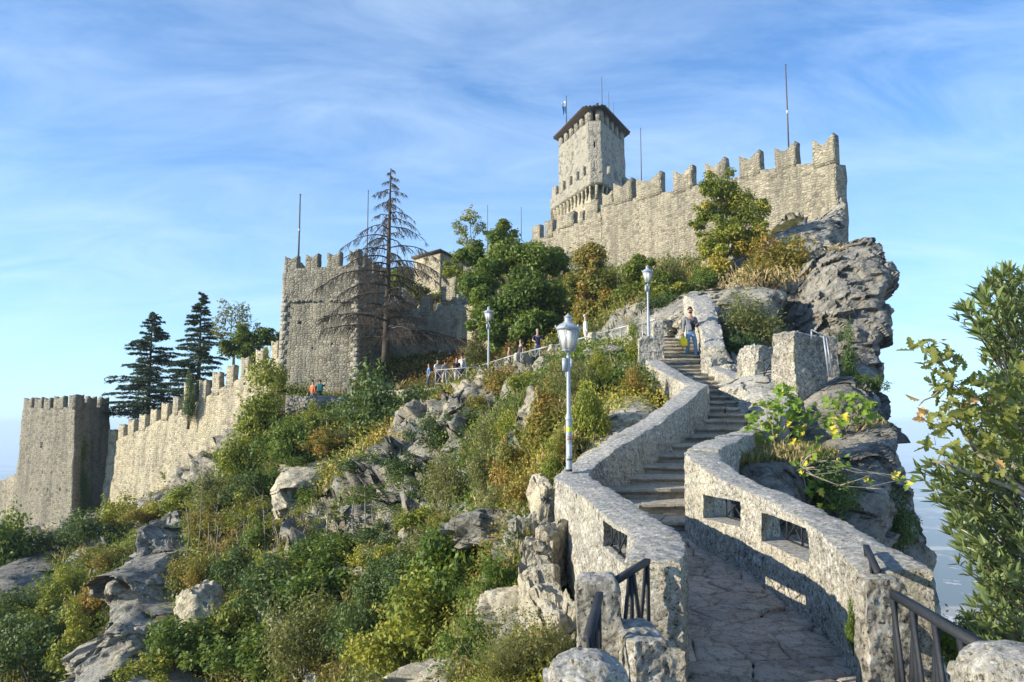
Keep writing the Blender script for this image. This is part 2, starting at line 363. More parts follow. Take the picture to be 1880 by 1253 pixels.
M['rock_tan'] = rockmat('tan_rock', (.40, .37, .29), (.56, .50, .37), (.68, .60, .42), scale=.6, bd=.1, strata=.35, lstr=.3, pit=.45, moss=.35)
M['step'] = rockmat('step_stone', (.28, .255, .20), (.44, .40, .32), (.58, .52, .41), scale=1.3, bd=.03, lstr=.25, pit=.6)
M['flag'] = rockmat('paving_stone', (.34, .295, .25), (.50, .435, .36), (.62, .545, .45), lich=(.55, .51, .45), scale=1.5, bd=.03, lstr=.3, pit=.6, stones=.35)
M['bed'] = plain('path_bed', (.055, .05, .042), .95, noise=.7, nscale=9)
M['iron'] = plain('grey_iron', (.032, .036, .042), .6, 0., .2, noise=.35, nscale=40)
M['rust'] = plain('rust', (.30, .12, .06), .8, noise=.5)
M['galv'] = plain('galvanised_rail', (.38, .40, .42), .45, .3, noise=.3)
M['lamp'] = plain('lamp_paint', (.36, .40, .44), .4, 0., .5, noise=.25, nscale=30)
M['pole'] = plain('pole_metal', (.09, .08, .08), .5)
M['bark'] = plain('bark', (.12, .095, .07), .9, noise=.8, nscale=14)
M['bark_pale'] = plain('pale_bark', (.30, .27, .22), .9, noise=.8, nscale=14)
M['deadwood'] = plain('dead_wood', (.075, .06, .045), .9, noise=.5, nscale=6)
M['tile'] = plain('roof_tile', (.12, .095, .075), .85, noise=.6, nscale=5)
M['wood'] = plain('roof_wood', (.04, .03, .022), .8, noise=.5)
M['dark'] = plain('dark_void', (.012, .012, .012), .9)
G0 = (.030, .055, .014)
M['leaf_green'] = leafmat('green_leaves', [(.0, (.030, .060, .014)), (.45, (.070, .115, .022)), (.8, (.14, .18, .035)), (1., (.26, .24, .05))])
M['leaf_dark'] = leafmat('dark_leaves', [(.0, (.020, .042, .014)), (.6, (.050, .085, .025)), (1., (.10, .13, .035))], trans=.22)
M['leaf_yellow'] = leafmat('yellow_green_leaves', [(.0, (.07, .10, .02)), (.4, (.15, .175, .028)), (.75, (.27, .25, .04)), (1., (.36, .24, .05))])
M['leaf_autumn'] = leafmat('autumn_leaves', [(.0, (.065, .085, .02)), (.35, (.15, .14, .03)), (.7, (.25, .16, .04)), (1., (.27, .10, .035))])
M['leaf_olive'] = leafmat('olive_leaves', [(.0, (.05, .062, .025)), (.5, (.12, .125, .045)), (1., (.22, .20, .08))])
M['grass'] = leafmat('dry_grass', [(.0, (.09, .10, .03)), (.4, (.21, .17, .07)), (.8, (.36, .27, .13)), (1., (.42, .30, .14))], trans=.25)
M['needle'] = leafmat('conifer_needles', [(.0, (.012, .030, .020)), (.6, (.03, .055, .030)), (1., (.07, .095, .035))], trans=.1)
# ------------------------------------------------------------------ terrain
CP = [  # (px, py, D) seen points of the hillside
 (100,1253,32),(100,1100,38),(90,1030,47),(60,1000,66),(150,985,65),(-80,1253,33),(-80,1050,54),(-80,985,74),
 (280,1253,29),(280,1100,33),(300,985,40),(240,965,58),(215,945,68),
 (420,1253,28),(420,1080,32),(400,980,37),(380,905,48),(340,890,58),
 (500,1253,26),(520,1100,30),(520,960,35),(540,850,39),(560,790,42),(480,740,50),
 (640,1253,22),(640,1100,26),(640,960,30.5),(660,860,34.5),(700,790,39),(640,765,43),(590,728,50),(660,735,53),
 (760,1253,18),(760,1100,22),(760,980,26),(790,870,30),(800,800,34),(810,722,44),(790,712,52),
 (860,1253,13.5),(860,1100,17.5),(860,980,21),(880,880,25),(880,790,30),(860,715,38),(850,700,46),
 (950,1200,10.2),(940,1050,14),(940,950,17),(960,860,20.5),(950,760,26),(930,700,33),(900,690,40),(950,668,41),
 (1000,1150,8.8),(1000,1000,11),(1010,925,12.6),(1020,820,16.5),(1040,740,21),(1020,680,28),(1015,660,35),
 (1100,800,16.5),(1130,740,19.5),(1130,680,23.5),(1100,640,28.5),(1170,700,21.5),(1160,640,27),
 (1250,590,34),(1200,560,38),(1080,590,42),(980,600,50),(900,640,55),
 (1100,482,62),(1000,475,66),(1250,490,52),(1350,520,44),(1450,510,41),(1500,440,44),
]
WP = [ # world points: under the stairs, near ground, drops, behind the castle
 (1.8,4,-2.3),(1.8,6,-2.3),(1.9,8,-2.25),(1.9,10,-2.1),(2.6,12.8,-1.9),(3.5,15,-1.4),(4.6,17.5,-.9),(5.2,20,0.),(5.3,23,.8),(5.6,26,1.7),(6,29,2.5),
 (-.2,2,-2.6),(.2,0,-2.2),(-1.5,3,-3.2),(-1,6,-3.4),(-3,5,-5),(-8,8,-9),(-15,12,-13),(-25,20,-16),(-50,30,-20),
 (1.25,11.4,-2.3),(1.7,12.5,-2.2),(2.3,13.8,-1.9),(3.1,15.4,-1.5),
 (4.2,5,-6),(4.8,8,-9),(6,10.5,-12),(8.5,14,-16),(11,18,-18),(12,24,-16),(15,30,-20),(20,38,-25),(30,50,-40),(7,4,-14),
 (7.2,20,-1.),(7.5,24,1.),(9,27,1.5),(10,31,2),(24,46,-12),(30,70,-30),(45,100,-60),
 (0,75,16),(8,80,17),(-10,70,10),(-20,72,4),(-35,80,-5),(-60,90,-16),(-75,78,-15),(-95,95,-22),(10,95,17),(0,120,10),(-50,120,-25),(30,110,-20),(60,60,-50),
]
A = np.array([tuple(P(*c)) for c in CP] + WP, float)
def _phi(r2): return np.sqrt(r2 + 2.2)
_d2 = ((A[:, None, :2] - A[None, :, :2]) ** 2).sum(-1)
_n = len(A); _K = np.zeros((_n + 3, _n + 3)); _K[:_n, :_n] = _phi(_d2) - .04 * np.eye(_n)
_K[:_n, _n] = 1; _K[:_n, _n + 1:] = A[:, :2]; _K[_n, :_n] = 1; _K[_n + 1:, :_n] = A[:, :2].T
_w = np.linalg.solve(_K, np.concatenate([A[:, 2], np.zeros(3)]))
def hsmooth(x, y):
    x = np.atleast_1d(np.asarray(x, float)); y = np.atleast_1d(np.asarray(y, float)); out = np.empty(x.shape)
    xf, yf = x.ravel(), y.ravel(); o = np.empty(len(xf))
    for s in range(0, len(xf), 20000):
        d = (xf[s:s+20000, None] - A[:, 0]) ** 2 + (yf[s:s+20000, None] - A[:, 1]) ** 2
        o[s:s+20000] = _phi(d) @ _w[:_n] + _w[_n] + xf[s:s+20000] * _w[_n+1] + yf[s:s+20000] * _w[_n+2]
    return o.reshape(x.shape)
def rockiness(x, y, z):
    q = np.stack([x * .11, y * .11, z * .11], -1).reshape(-1, 3)
    x = np.asarray(x, float); y = np.asarray(y, float)
    soft = .6 * np.exp(-((x + 7) / 6.5) ** 2 - ((y - 23) / 6.5) ** 2) + .4 * np.exp(-((x - 1.5) / 2.5) ** 2 - ((y - 22) / 6) ** 2) + .5 * np.exp(-((x + 19) / 7) ** 2 - ((y - 49) / 8) ** 2) + .7 * np.exp(-((x - 5) / 9) ** 2 - ((y - 62) / 8) ** 2) + .3 * np.exp(-((x + 22) / 6) ** 2 - ((y - 36) / 5) ** 2)
    return np.clip((fbm(q + 5.2, 4) - .07).reshape(x.shape) * 4.2 + .5 - soft, 0, 1)
WLK = np.array([(5.9, 30.5), *[(P(q[0], q[1], q[2]).x, q[2]) for q in ((1150, 618, 32.5), (1050, 640, 37.5), (985, 662, 41.5), (925, 688, 45), (850, 706, 48.2), (780, 714, 49.5), (650, 722, 51))]])
def walk_dist(x, y):
    dm = np.full(np.shape(x), 99.)
    for a_, b_ in zip(WLK[:-1], WLK[1:]):
        d = b_ - a_; t = np.clip(((x - a_[0]) * d[0] + (y - a_[1]) * d[1]) / (d @ d), 0, 1); dm = np.minimum(dm, np.hypot(x - a_[0] - t * d[0], y - a_[1] - t * d[1]))
    return dm
def hill(x, y):
    """height of the ground with ledges and lumps"""
    x = np.atleast_1d(np.asarray(x, float)); y = np.atleast_1d(np.asarray(y, float)); z = hsmooth(x, y)
    rk = rockiness(x, y, z); far = np.clip((y - 5) / 20, .15, 1)
    q = np.stack([x, y, z], -1).reshape(-1, 3)
    led = ridged(q * np.array([.22, .22, .45]) + 3, 4).reshape(x.shape)
    lum = fbm(q * .5, 4).reshape(x.shape)
    near_path = np.clip((np.abs(x - np.interp(y, [0, 6, 11, 14, 18, 22, 29], [1.8, 1.8, 1.9, 3.0, 4.8, 5.3, 6])) - 1.4) / 2.5, 0, 1) if True else 1
    near_path = np.where(y > 31, 1, near_path)
    wd = np.clip((walk_dist(x, y) - 1.0) / 2.5, 0, 1)
    near_path = near_path * wd; z = z - .45 * (1 - wd)
    ter = (z * 1.1 - np.round(z * 1.1)); ter = np.sign(ter) * np.abs(ter * 2) ** 2.2 * .45
    return z + (rk * (.9 * led - .2 + ter * .6) + .35 * lum) * far * near_path
def hit(px, py, d0=4., d1=120.):
    """where the sight line through a photo pixel meets the hillside"""
    Ds = np.geomspace(d0, d1, 500); p = np.array([tuple(P(px, py, d)) for d in (1.,)])[0]
    h = hill(p[0] * Ds, Ds); b = np.nonzero(p[2] * Ds <= h)[0]
    D = Ds[b[0]] if len(b) else d1
    return Vector((p[0] * D, D, p[2] * D))
na, nD = 560, 470
an = np.linspace(-1.05, .85, na); DD = np.geomspace(1.6, 130, nD)
AX, DY = np.meshgrid(an, DD, indexing='ij'); TX = AX * DY; TZ = hill(TX, DY)
TV = np.stack([TX, DY, TZ], -1).reshape(-1, 3)
# sideways push on rocky ground so steep faces break up and overhang a little
rkv = rockiness(TX, DY, TZ).ravel(); wdk = np.clip((walk_dist(TX, DY).ravel() - 1.0) / 2.5, 0, 1)
q = TV * .9
push = np.stack([fbm(q + 4, 4), fbm(q + 40, 4) - .1, fbm(q + 80, 3) * .5], 1) * (.55 * rkv * np.clip((TV[:, 1] - 6) / 18, .1, 1))[:, None]
q2 = TV * 3.1
push += np.stack([fbm(q2, 3), fbm(q2 + 9, 3), fbm(q2 + 19, 3)], 1) * (.22 * (.3 + rkv) * np.clip((TV[:, 1] - 4) / 14, .12, 1))[:, None]
fr_ = fracture(TV, None, 2.2, .9, 1) + fracture(TV, None, .8, .34, 2)
push += (np.array([-.35, -.75, .55]) * (fr_ * rkv * np.clip((TV[:, 1] - 6) / 18, .12, 1))[:, None])
TV = TV + push * wdk[:, None]
gi = np.arange(na * nD).reshape(na, nD)
TF = np.stack([gi[:-1, :-1], gi[1:, :-1], gi[1:, 1:], gi[:-1, 1:]], -1).reshape(-1, 4)
me = mk('hillside', TV, [TF], smooth=True)
a = me.attributes.new('rock', 'FLOAT', 'POINT'); a.data.foreach_set('value', rkv.astype(np.float32))
m, nt = newmat('hill_ground')
pos = nd(nt, 'ShaderNodeNewGeometry'); p_ = pos.outputs['Position']
nz = nd(nt, 'ShaderNodeSeparateXYZ', {0: pos.outputs['Normal']}).outputs[2]
ra = nd(nt, 'ShaderNodeAttribute', attribute_name='rock').outputs['Fac']
na_ = nd(nt, 'ShaderNodeTexNoise', {'Vector': p_, 'Scale': .7, 'Detail': 8, 'Roughness': .65})
nb_ = nd(nt, 'ShaderNodeTexNoise', {'Vector': p_, 'Scale': 3.3, 'Detail': 8, 'Roughness': .72})
nc_ = nd(nt, 'ShaderNodeTexNoise', {'Vector': p_, 'Scale': 14., 'Detail': 5, 'Roughness': .7})
mp_ = nd(nt, 'ShaderNodeMapping', {0: p_, 2: (R(12), R(24), 0)})
mq_ = nd(nt, 'ShaderNodeVectorMath', {0: mp_.outputs[0], 1: (.5, .5, 4.5)}, operation='MULTIPLY')
w_ = nd(nt, 'ShaderNodeTexNoise', {'Vector': mq_.outputs[0], 'Scale': .7, 'Detail': 8, 'Roughness': .68, 'Distortion': .5})
rockc = ramp(nt, na_.outputs[0], [(.32, (.20, .195, .175)), (.48, (.36, .345, .295)), (.64, (.56, .50, .37))])
rockc = mix(nt, ramp(nt, nb_.outputs[0], [(.38, .7), (.47, 0.)]), rockc, (.085, .08, .065))
rockc = mix(nt, ramp(nt, nb_.outputs[0], [(.58, 0.), (.66, .5)]), rockc, (.55, .54, .49))
rockc = mix(nt, ramp(nt, w_.outputs[0], [(.40, .6), (.48, 0.)]), rockc, (.10, .095, .08))
soil = ramp(nt, nb_.outputs[0], [(.3, (.035, .045, .015)), (.5, (.09, .09, .03)), (.7, (.20, .16, .07))])
soil = mix(nt, .7, soil, ramp(nt, nc_.outputs[0], [(.3, .35), (.7, 1.)]), 'MULTIPLY')
f_ = mth(nt, 'ADD', ra, mth(nt, 'MULTIPLY', mth(nt, 'SUBTRACT', nb_.outputs[0], .5), 1.1))
f_ = mth(nt, 'ADD', f_, mth(nt, 'MULTIPLY', mth(nt, 'SUBTRACT', .80, nz), 1.5))
f_ = ramp(nt, f_, [(.42, 0.), (.58, 1.)])
hgt = mth(nt, 'ADD', mth(nt, 'ADD', mth(nt, 'MULTIPLY', nb_.outputs[0], 1.), mth(nt, 'MULTIPLY', nc_.outputs[0], .3)), mth(nt, 'MULTIPLY', w_.outputs[0], .7))
finish(nt, mix(nt, f_, soil, rockc), .95, hgt, 1., .22, spec=.12)
M['hill'] = m
tag(link('hillside', me, None, M['hill']), kind='structure')

# valley plain far below, with fields
m, nt = newmat('valley_fields')
p_ = nd(nt, 'ShaderNodeNewGeometry').outputs['Position']
q_ = nd(nt, 'ShaderNodeMapping', {0: p_, 2: (0, 0, R(24)), 3: (.0026, .0042, 1)})
vo = nd(nt, 'ShaderNodeTexVoronoi', {'Vector': q_.outputs[0], 'Scale': 1., 'Randomness': .9}, voronoi_dimensions='2D')
se = nd(nt, 'ShaderNodeSeparateColor', {0: vo.outputs['Color']})
fc = ramp(nt, se.outputs[0], [(0., (.48, .36, .22)), (.25, (.10, .13, .05)), (.45, (.60, .48, .32)), (.6, (.07, .09, .035)), (.8, (.32, .26, .16)), (1., (.70, .58, .42))], 'CONSTANT')
wd = nd(nt, 'ShaderNodeTexNoise', {'Vector': p_, 'Scale': .0009, 'Detail': 8, 'Roughness': .65})
fc = mix(nt, ramp(nt, wd.outputs[0], [(.50, 0.), (.54, 1.)]), fc, (.045, .06, .03))
hs = nd(nt, 'ShaderNodeTexNoise', {'Vector': p_, 'Scale': .012, 'Detail': 3, 'Roughness': .8})
hm = nd(nt, 'ShaderNodeTexNoise', {'Vector': p_, 'Scale': .0012, 'Detail': 2})
fc = mix(nt, mth(nt, 'MULTIPLY', ramp(nt, hs.outputs[0], [(.60, 0.), (.63, 1.)]), ramp(nt, hm.outputs[0], [(.52, 0.), (.58, 1.)])), fc, (.65, .58, .50))
finish(nt, fc, 1., spec=0.)
VZ = -470
xs = np.linspace(-30000, 30000, 121); ys = np.concatenate([np.linspace(-6000, 9000, 61), np.linspace(9600, 45000, 50)])
GX, GY = np.meshgrid(xs, ys, indexing='ij'); GZ = VZ + 60 * fbm(np.stack([GX / 2600, GY / 2600, GX * 0], -1).reshape(-1, 3), 4).reshape(GX.shape)
gi = np.arange(GX.size).reshape(GX.shape)
tag(link('valley_plain', mk('valley_plain', np.stack([GX, GY, GZ], -1).reshape(-1, 3), [np.stack([gi[:-1, :-1], gi[1:, :-1], gi[1:, 1:], gi[:-1, 1:]], -1).reshape(-1, 4)], smooth=True), None, m), kind='structure')

# ------------------------------------------------------------------ path and stairs
ST_ = np.array([ # D, z, xL, xR
 (2.0,-1.88,.55,2.3),(3.5,-1.86,.62,2.4),(5.0,-1.85,.95,2.5),(5.9,-1.83,1.20,2.50),(7.0,-1.78,1.32,2.68),(8.3,-1.72,1.38,2.74),(9.5,-1.63,1.40,2.56),(10.8,-1.50,1.38,2.36),
 (11.3,-1.47,1.12,2.6),(12.9,-1.12,1.55,3.25),(14.3,-.73,2.55,4.05),(15.7,-.42,3.45,4.8),(17.2,-.12,4.12,5.35),(18.8,.26,4.5,5.66),(20.0,.57,4.7,5.92),(21.6,1.0,4.85,5.85),(23.0,1.33,4.9,5.72),(26.5,2.18,4.93,6.34),(28.5,2.97,5.45,6.68),(31,3.15,5.5,7.0)])
def sta(D): return [np.interp(D, ST_[:, 0], ST_[:, i]) for i in (1, 2, 3)]
# bed under the flagstones
ds = np.linspace(1.2, 31, 120); zz, xl, xr = sta(ds)
bedV, bedF = gbox(119, 10, 1, lambda u, v, w: np.stack([np.interp(u, np.linspace(0, 1, 120), xl) * (1 - v) + np.interp(u, np.linspace(0, 1, 120), xr) * v + (v - .5) * .5, 1.2 + u * 29.8, np.interp(u, np.linspace(0, 1, 120), zz) - np.where(1.2 + u * 29.8 > 11, .30, .045) - (1 - w) * .6], 1))
fp = tag(link('footpath', mk('footpath', rough(bedV, .008, 4), [bedF]), None, M['bed']), kind='structure')
def vor_cells(x0, x1, y0, y1, pts, stretch):
    cells = []
    q = pts * [1, stretch]
    for i, p in enumerate(q):
        poly = [np.array(v, float) for v in ((x0, y0 * stretch), (x1, y0 * stretch), (x1, y1 * stretch), (x0, y1 * stretch))]
        d = np.linalg.norm(q - p, axis=1)
        for j in np.argsort(d)[1:22]:
            nrm = q[j] - p; mid = (q[j] + p) / 2; new = []
            for a_, b_ in zip(poly, poly[1:] + poly[:1]):
                da, db = (a_ - mid) @ nrm, (b_ - mid) @ nrm
                if da <= 0: new.append(a_)
                if (da < 0) != (db < 0) and abs(da - db) > 1e-9: new.append(a_ + (b_ - a_) * (da / (da - db)))
            poly = new
            if len(poly) < 3: break
        if len(poly) >= 3: cells.append((pts[i], [v / [1, stretch] for v in poly]))
    return cells
pr = np.random.default_rng(11)
pts = np.stack([pr.uniform(-.25, 1.25, 330), pr.uniform(2.0, 11.6, 330)], 1)
# keep a spread-out subset
sel = []
for p in pts:
    if all(abs(p[0] - s[0]) * 1.5 > .30 or abs(p[1] - s[1]) > .26 for s in sel): sel.append(p)
pts = np.array(sel)
pts[:, 0] = pts[:, 0] * 1.5
for c, poly in vor_cells(-.12, 1.62, 2.0, 11.35, pts, 1.55):
    ring = []
    cen = np.mean(poly, 0)
    for a_, b_ in zip(poly, poly[1:] + poly[:1]):
        L = np.linalg.norm(b_ - a_); k = max(1, int(L / .09))
        for t in range(k): ring.append(a_ + (b_ - a_) * t / k)
    ring = np.array(ring); dirs = ring - cen; ln = np.linalg.norm(dirs, axis=1)[:, None] + 1e-6
    jig = vnoise(np.c_[ring * 13, np.full(len(ring), 3.)])[:, None] * .018
    ring = ring + dirs / ln * (-.008 + jig)
    inner = cen + (ring - cen) * (1 - .022 / ln)
    hgt_ = pr.uniform(-.018, .018); tx, ty = pr.uniform(-.02, .02, 2)
    def lift(r, dz):
        zz, xl, xr = sta(r[:, 1]); u = r[:, 0] / 1.5
        return np.stack([xl + (xr - xl) * u, r[:, 1], zz + dz + hgt_ + (r[:, 0] - cen[0]) * tx + (r[:, 1] - cen[1]) * ty], 1)
    n = len(ring); V = np.concatenate([lift(ring, -.06), lift(ring, -.012), lift(inner, 0)])
    i = np.arange(n); j = (i + 1) % n
    Fq = np.concatenate([np.stack([i, j, j + n, i + n], 1), np.stack([i + n, j + n, j + 2 * n, i + 2 * n], 1)])
    o = link('flagstone', mk('flagstone', V, [Fq, (np.arange(n) + 2 * n)[None]]), fp, M['flag'])
# stairs
stairs = tag(empty('stone_stairs', (0, 0, 0)), kind='structure')
zs = np.interp(ds, ds, zz)
zline = np.arange(-1.47, 2.99, .158)
Dk = np.interp(zline, ST_[8:19, 1], ST_[8:19, 0])
for k in range(len(Dk)):
    D0 = Dk[k]; D1 = Dk[k + 1] if k + 1 < len(Dk) else D0 + 2.4
    z0 = zline[k]; z1 = z0 + .158
    _, l0, r0 = sta(D0); _, l1, r1 = sta(D1 + .12)
    nb = random.choice([1, 2, 2, 3]); cuts = np.concatenate([[0], np.sort(np.array([(i + 1) / nb + random.uniform(-.12, .12) for i in range(nb - 1)])), [1]])
    root = None
    curve = random.uniform(.02, .10)
    for c in range(nb):
        a0, a1 = cuts[c] + .006, cuts[c + 1] - .006; dz = random.uniform(-.018, .018); dy = random.uniform(-.035, .035)
        def fn(u, v, w):
            uu = a0 + (a1 - a0) * u
            x = (l0 * (1 - v) + l1 * v) * (1 - uu) + (r0 * (1 - v) + r1 * v) * uu + (uu - .5) * .3
            y = D0 + (D1 + .12 - D0) * v + dy * (1 - v) - curve * 4 * uu * (1 - uu) * (1 - v) + .085 * (v < .01) * (w < .72)
            z = z0 + (z1 - z0) * w - (1 - w) * .07 + dz * w - .018 * (1 - v) ** 6 * (w > .99)
            return np.stack([x, y, z], 1)
        V, Fq = gbox(8, 4, 4, fn)
        V = rough(V, .013, 7, k, 3)
        o = link('step' if root is None else 'step_stone', mk('step', V, [Fq], smooth=35), stairs if root is None else root, M['step'])
        if root is None: root = o

# ------------------------------------------------------------------ parapets
def poly_interp(st, u):
    st = np.asarray(st, float); d = np.concatenate([[0], np.cumsum(np.linalg.norm(np.diff(st[:, :2], axis=0), axis=1))]); d /= d[-1]
    return np.stack([np.interp(u, d, st[:, i]) for i in range(st.shape[1])], 1)
def smooth_st(st, n, it):
    s = poly_interp(st, np.linspace(0, 1, n))
    for _ in range(it): s[1:-1] = s[1:-1] * .5 + (s[:-2] + s[2:]) * .25
    return s
def parapet(name, label, st, nu, nw, it=8, cuts=(), amp=.022, mat='parapet', nv=9, parent=None, cat='wall', group=None):
    """st rows: x, y, ztop, zbottom_left, zbottom_right, width ; x,y is the middle of the wall"""
    s = smooth_st(st, nu + 1, it); tan = np.gradient(s[:, :2], axis=0); tan /= np.linalg.norm(tan, axis=1)[:, None]; nr = np.stack([tan[:, 1], -tan[:, 0]], 1)
    for _ in range(6): nr[1:-1] = nr[1:-1] * .5 + (nr[:-2] + nr[2:]) * .25
    nr /= np.linalg.norm(nr, axis=1)[:, None]
    def fn(u, v, w):
        i = np.round(u * nu).astype(int); c = s[i]; off = (v - .5)[:, None] * c[:, 5:6] * nr[i]
        wd = (v - .5) * 2
        rnd = .008 * np.abs(wd) ** 12 + .010 * np.abs(wd) ** 2
        zt = c[:, 2] - rnd; zb = c[:, 3] * (1 - v) + c[:, 4] * v
        w2 = w ** .85
        bulge = 1 + .05 * (1 - w)
        return np.stack([c[:, 0] + off[:, 0] * bulge, c[:, 1] + off[:, 1] * bulge, zb + (zt - zb) * w2], 1)
    V, Fq = gbox(nu, nv, nw, fn)
    V = rough(V, amp, 2.2, 1, 3); V = rough(V, amp * .5, 13, 5, 3); V = rough(V, amp * .3, 38, 6, 2)
    pit = np.clip(fbm(V * 17 + 3, 2) - .25, 0, 1)[:, None]
    me = mk(name, V, [Fq], smooth=True)
    if cuts: me = carve(me, cuts)
    me.polygons.foreach_set('use_smooth', np.ones(len(me.polygons), bool)); me.set_sharp_from_angle(angle=R(38))
    me.materials.clear()
    o = link(name, me, parent, M[mat])
    if parent is None: tag(o, label, cat, group)
    return o
def grille(p0, p1, h, label=None, cat='grille', group=None, parent=None, n=3, mat='iron', t=.022, name='iron_grille'):
    """X braced iron grille between two bottom points, height h; each bay: post + two diagonals"""
    p0, p1 = Vector(p0), Vector(p1); c = (p0 + p1) / 2
    g = empty(name, c, label, cat, group) if parent is None else parent
    up = Vector((0, 0, h)); off = c if parent is None else Vector((0, 0, 0))
    def bar(nm, a, b, w, hh=None): MB().bar(a - off, b - off, w, hh).build(nm, M[mat], g)
    bar('rail', p0, p1, t * 1.3); bar('rail', p0 + up, p1 + up, t * 1.6)
    nrm = (p1 - p0).cross(Vector((0, 0, 1))).normalized() * (t * .9)
    for i in range(n + 1):
        q = p0.lerp(p1, i / n); bar('bar', q, q + up, t * 1.2)
        if i < n:
            q2 = p0.lerp(p1, (i + 1) / n)
            bar('diagonal_bar', q + nrm, q2 + up + nrm, t * .9); bar('diagonal_bar', q + up - nrm, q2 - nrm, t * .9)
    return g
# left parapet: near end -> lamp corner -> up the stairs -> corner -> back to the lamp pedestal
LP = [
 (.98, 5.7, -.94, -3.0, -1.95, .38), (1.18, 6.5, -.91, -3.1, -1.95, .40), (1.21, 7.0, -.90, -3.1, -1.95, .42), (1.15, 7.9, -.87, -3.2, -1.9, .44), (1.05, 9.6, -.81, -3.2, -1.85, .48), (.88, 11.6, -.74, -3.4, -1.8, .50)]
cu1 = [Vector(q) for q in ((.55, 6.95, -1.22), (.55, 7.75, -1.22), (1.6, 8.75, -1.18), (1.6, 7.1, -1.18), (.55, 6.95, -.95), (.55, 7.75, -.95), (1.6, 8.75, -.96), (1.6, 7.1, -.96))]
lpar = parapet('stone_parapet', 'lichen-speckled parapet left of the path with one grilled opening, the nearest lamp beyond it', LP, 210, 60, cuts=[cu1], it=6)
g = grille((1.02, 7.12, -1.20), (.99, 8.05, -1.20), .25, 'small X-braced iron grille in the opening of the parapet left of the path', n=2, t=.014)
LP2 = [(.84, 11.95, -.77, -3.4, -1.8, .46), (1.12, 12.6, -.60, -3.2, -1.7, .46), (1.72, 13.4, -.26, -2.6, -1.4, .44), (2.6, 14.9, .08, -2.0, -1.0, .44), (3.3, 16.2, .42, -1.4, -.8, .44), (4.02, 17.6, .83, -1.0, -.4, .46), (4.2, 18.1, .90, -.9, -.2, .48)]
parapet('stone_parapet', 'stone parapet climbing from the nearest lamp to the bend of the stairs', LP2, 200, 44, it=6)
LP3 = [(4.28, 18.25, .90, -.8, -.1, .46), (4.15, 19.3, 1.12, -.6, .2, .46), (4.15, 20.6, 1.35, -.3, .5, .46), (4.16, 22.2, 1.64, .1, .9, .46), (4.2, 23.6, 1.92, .6, 1.3, .46)]
parapet('stone_parapet', 'pale stone parapet beyond the stair bend, running up to the block under the middle lamp', LP3, 130, 36, it=5)
# right parapet: near end -> rounded corner beside first step -> back behind the fig
RPn = [(2.76, 5.85, -1.04, -1.95, -3.4, .52), (2.86, 6.7, -.96, -1.95, -3.4, .42), (2.88, 7.4, -.87, -1.9, -3.4, .38), (2.87, 8.6, -.78, -1.85, -3.2, .36), (2.76, 9.5, -.70, -1.8, -3.0, .36), (2.58, 10.4, -.50, -1.7, -2.8, .40), (2.58, 10.95, -.35, -1.7, -2.8, .46)]
def splay(xa, xb, ya0, ya1, yb0, yb1, z0, z1): return [Vector(q) for q in ((xa, ya0, z0), (xa, ya1, z0), (xb, yb1, z0), (xb, yb0, z0), (xa, ya0, z1), (xa, ya1, z1), (xb, yb1, z1), (xb, yb0, z1))]
cr1 = splay(2.3, 3.5, 7.36, 8.25, 7.42, 9.65, -1.24, -.94)
cr2 = splay(2.2, 3.4, 9.30, 9.95, 9.2, 11.3, -1.17, -.88)
parapet('stone_parapet', 'lichen-speckled stone parapet right of the path, curving, with two grilled openings', RPn, 200, 56, cuts=[cr1, cr2], it=6)
grille((2.97, 7.42, -1.235), (2.97, 8.75, -1.235), .29, 'wide X-braced iron grille in the nearer opening of the right parapet', n=3, t=.014, group='grilles in the right parapet')
grille((2.86, 9.28, -1.16), (2.72, 10.25, -1.16), .28, 'narrow iron grille in the farther opening of the right parapet', n=2, t=.014, group='grilles in the right parapet')
RP2 = [(2.66, 11.15, -.32, -1.8, -2.6, .44), (3.0, 11.9, -.27, -1.7, -2.6, .44), (3.5, 12.9, -.19, -1.5, -2.4, .44), (4.15, 14.2, -.12, -1.3, -2.2, .44), (4.9, 15.4, .05, -1.0, -1.8, .44), (5.6, 16.8, .36, -.6, -1.4, .44), (6.15, 18.3, .80, -.2, -1.0, .46)]
parapet('stone_parapet', 'low stone parapet bending away behind the fig bush on the right of the stairs', RP2, 170, 36, it=6)
# low rough walls right of the upper stairs
RP3 = [(6.15, 18.9, .62, -.2, -.8, .5), (6.18, 20.2, .98, .2, -.6, .5), (5.98, 21.8, 1.42, .6, 0, .45), (5.95, 23.3, 1.72, 1, .4, .45), (6.25, 24.6, 2.1, 1.2, .6, .42)]
parapet('stone_parapet', 'low shaded wall right of the middle stairs, below the grey pillar', RP3, 110, 30, it=4)
RP4 = [(6.30, 24.7, 2.45, 1.4, .6, .55), (6.52, 25.7, 3.0, 1.5, .8, .6), (6.62, 26.6, 3.45, 1.9, 1.2, .62), (6.95, 28.6, 4.5, 2.2, 1.5, .7), (7.1, 30.5, 5.0, 2.4, 1.8, .9)]
parapet('stone_parapet', 'rough lichen-white wall stepping up to the right of the man on the stairs', RP4, 110, 40, it=3, amp=.055)
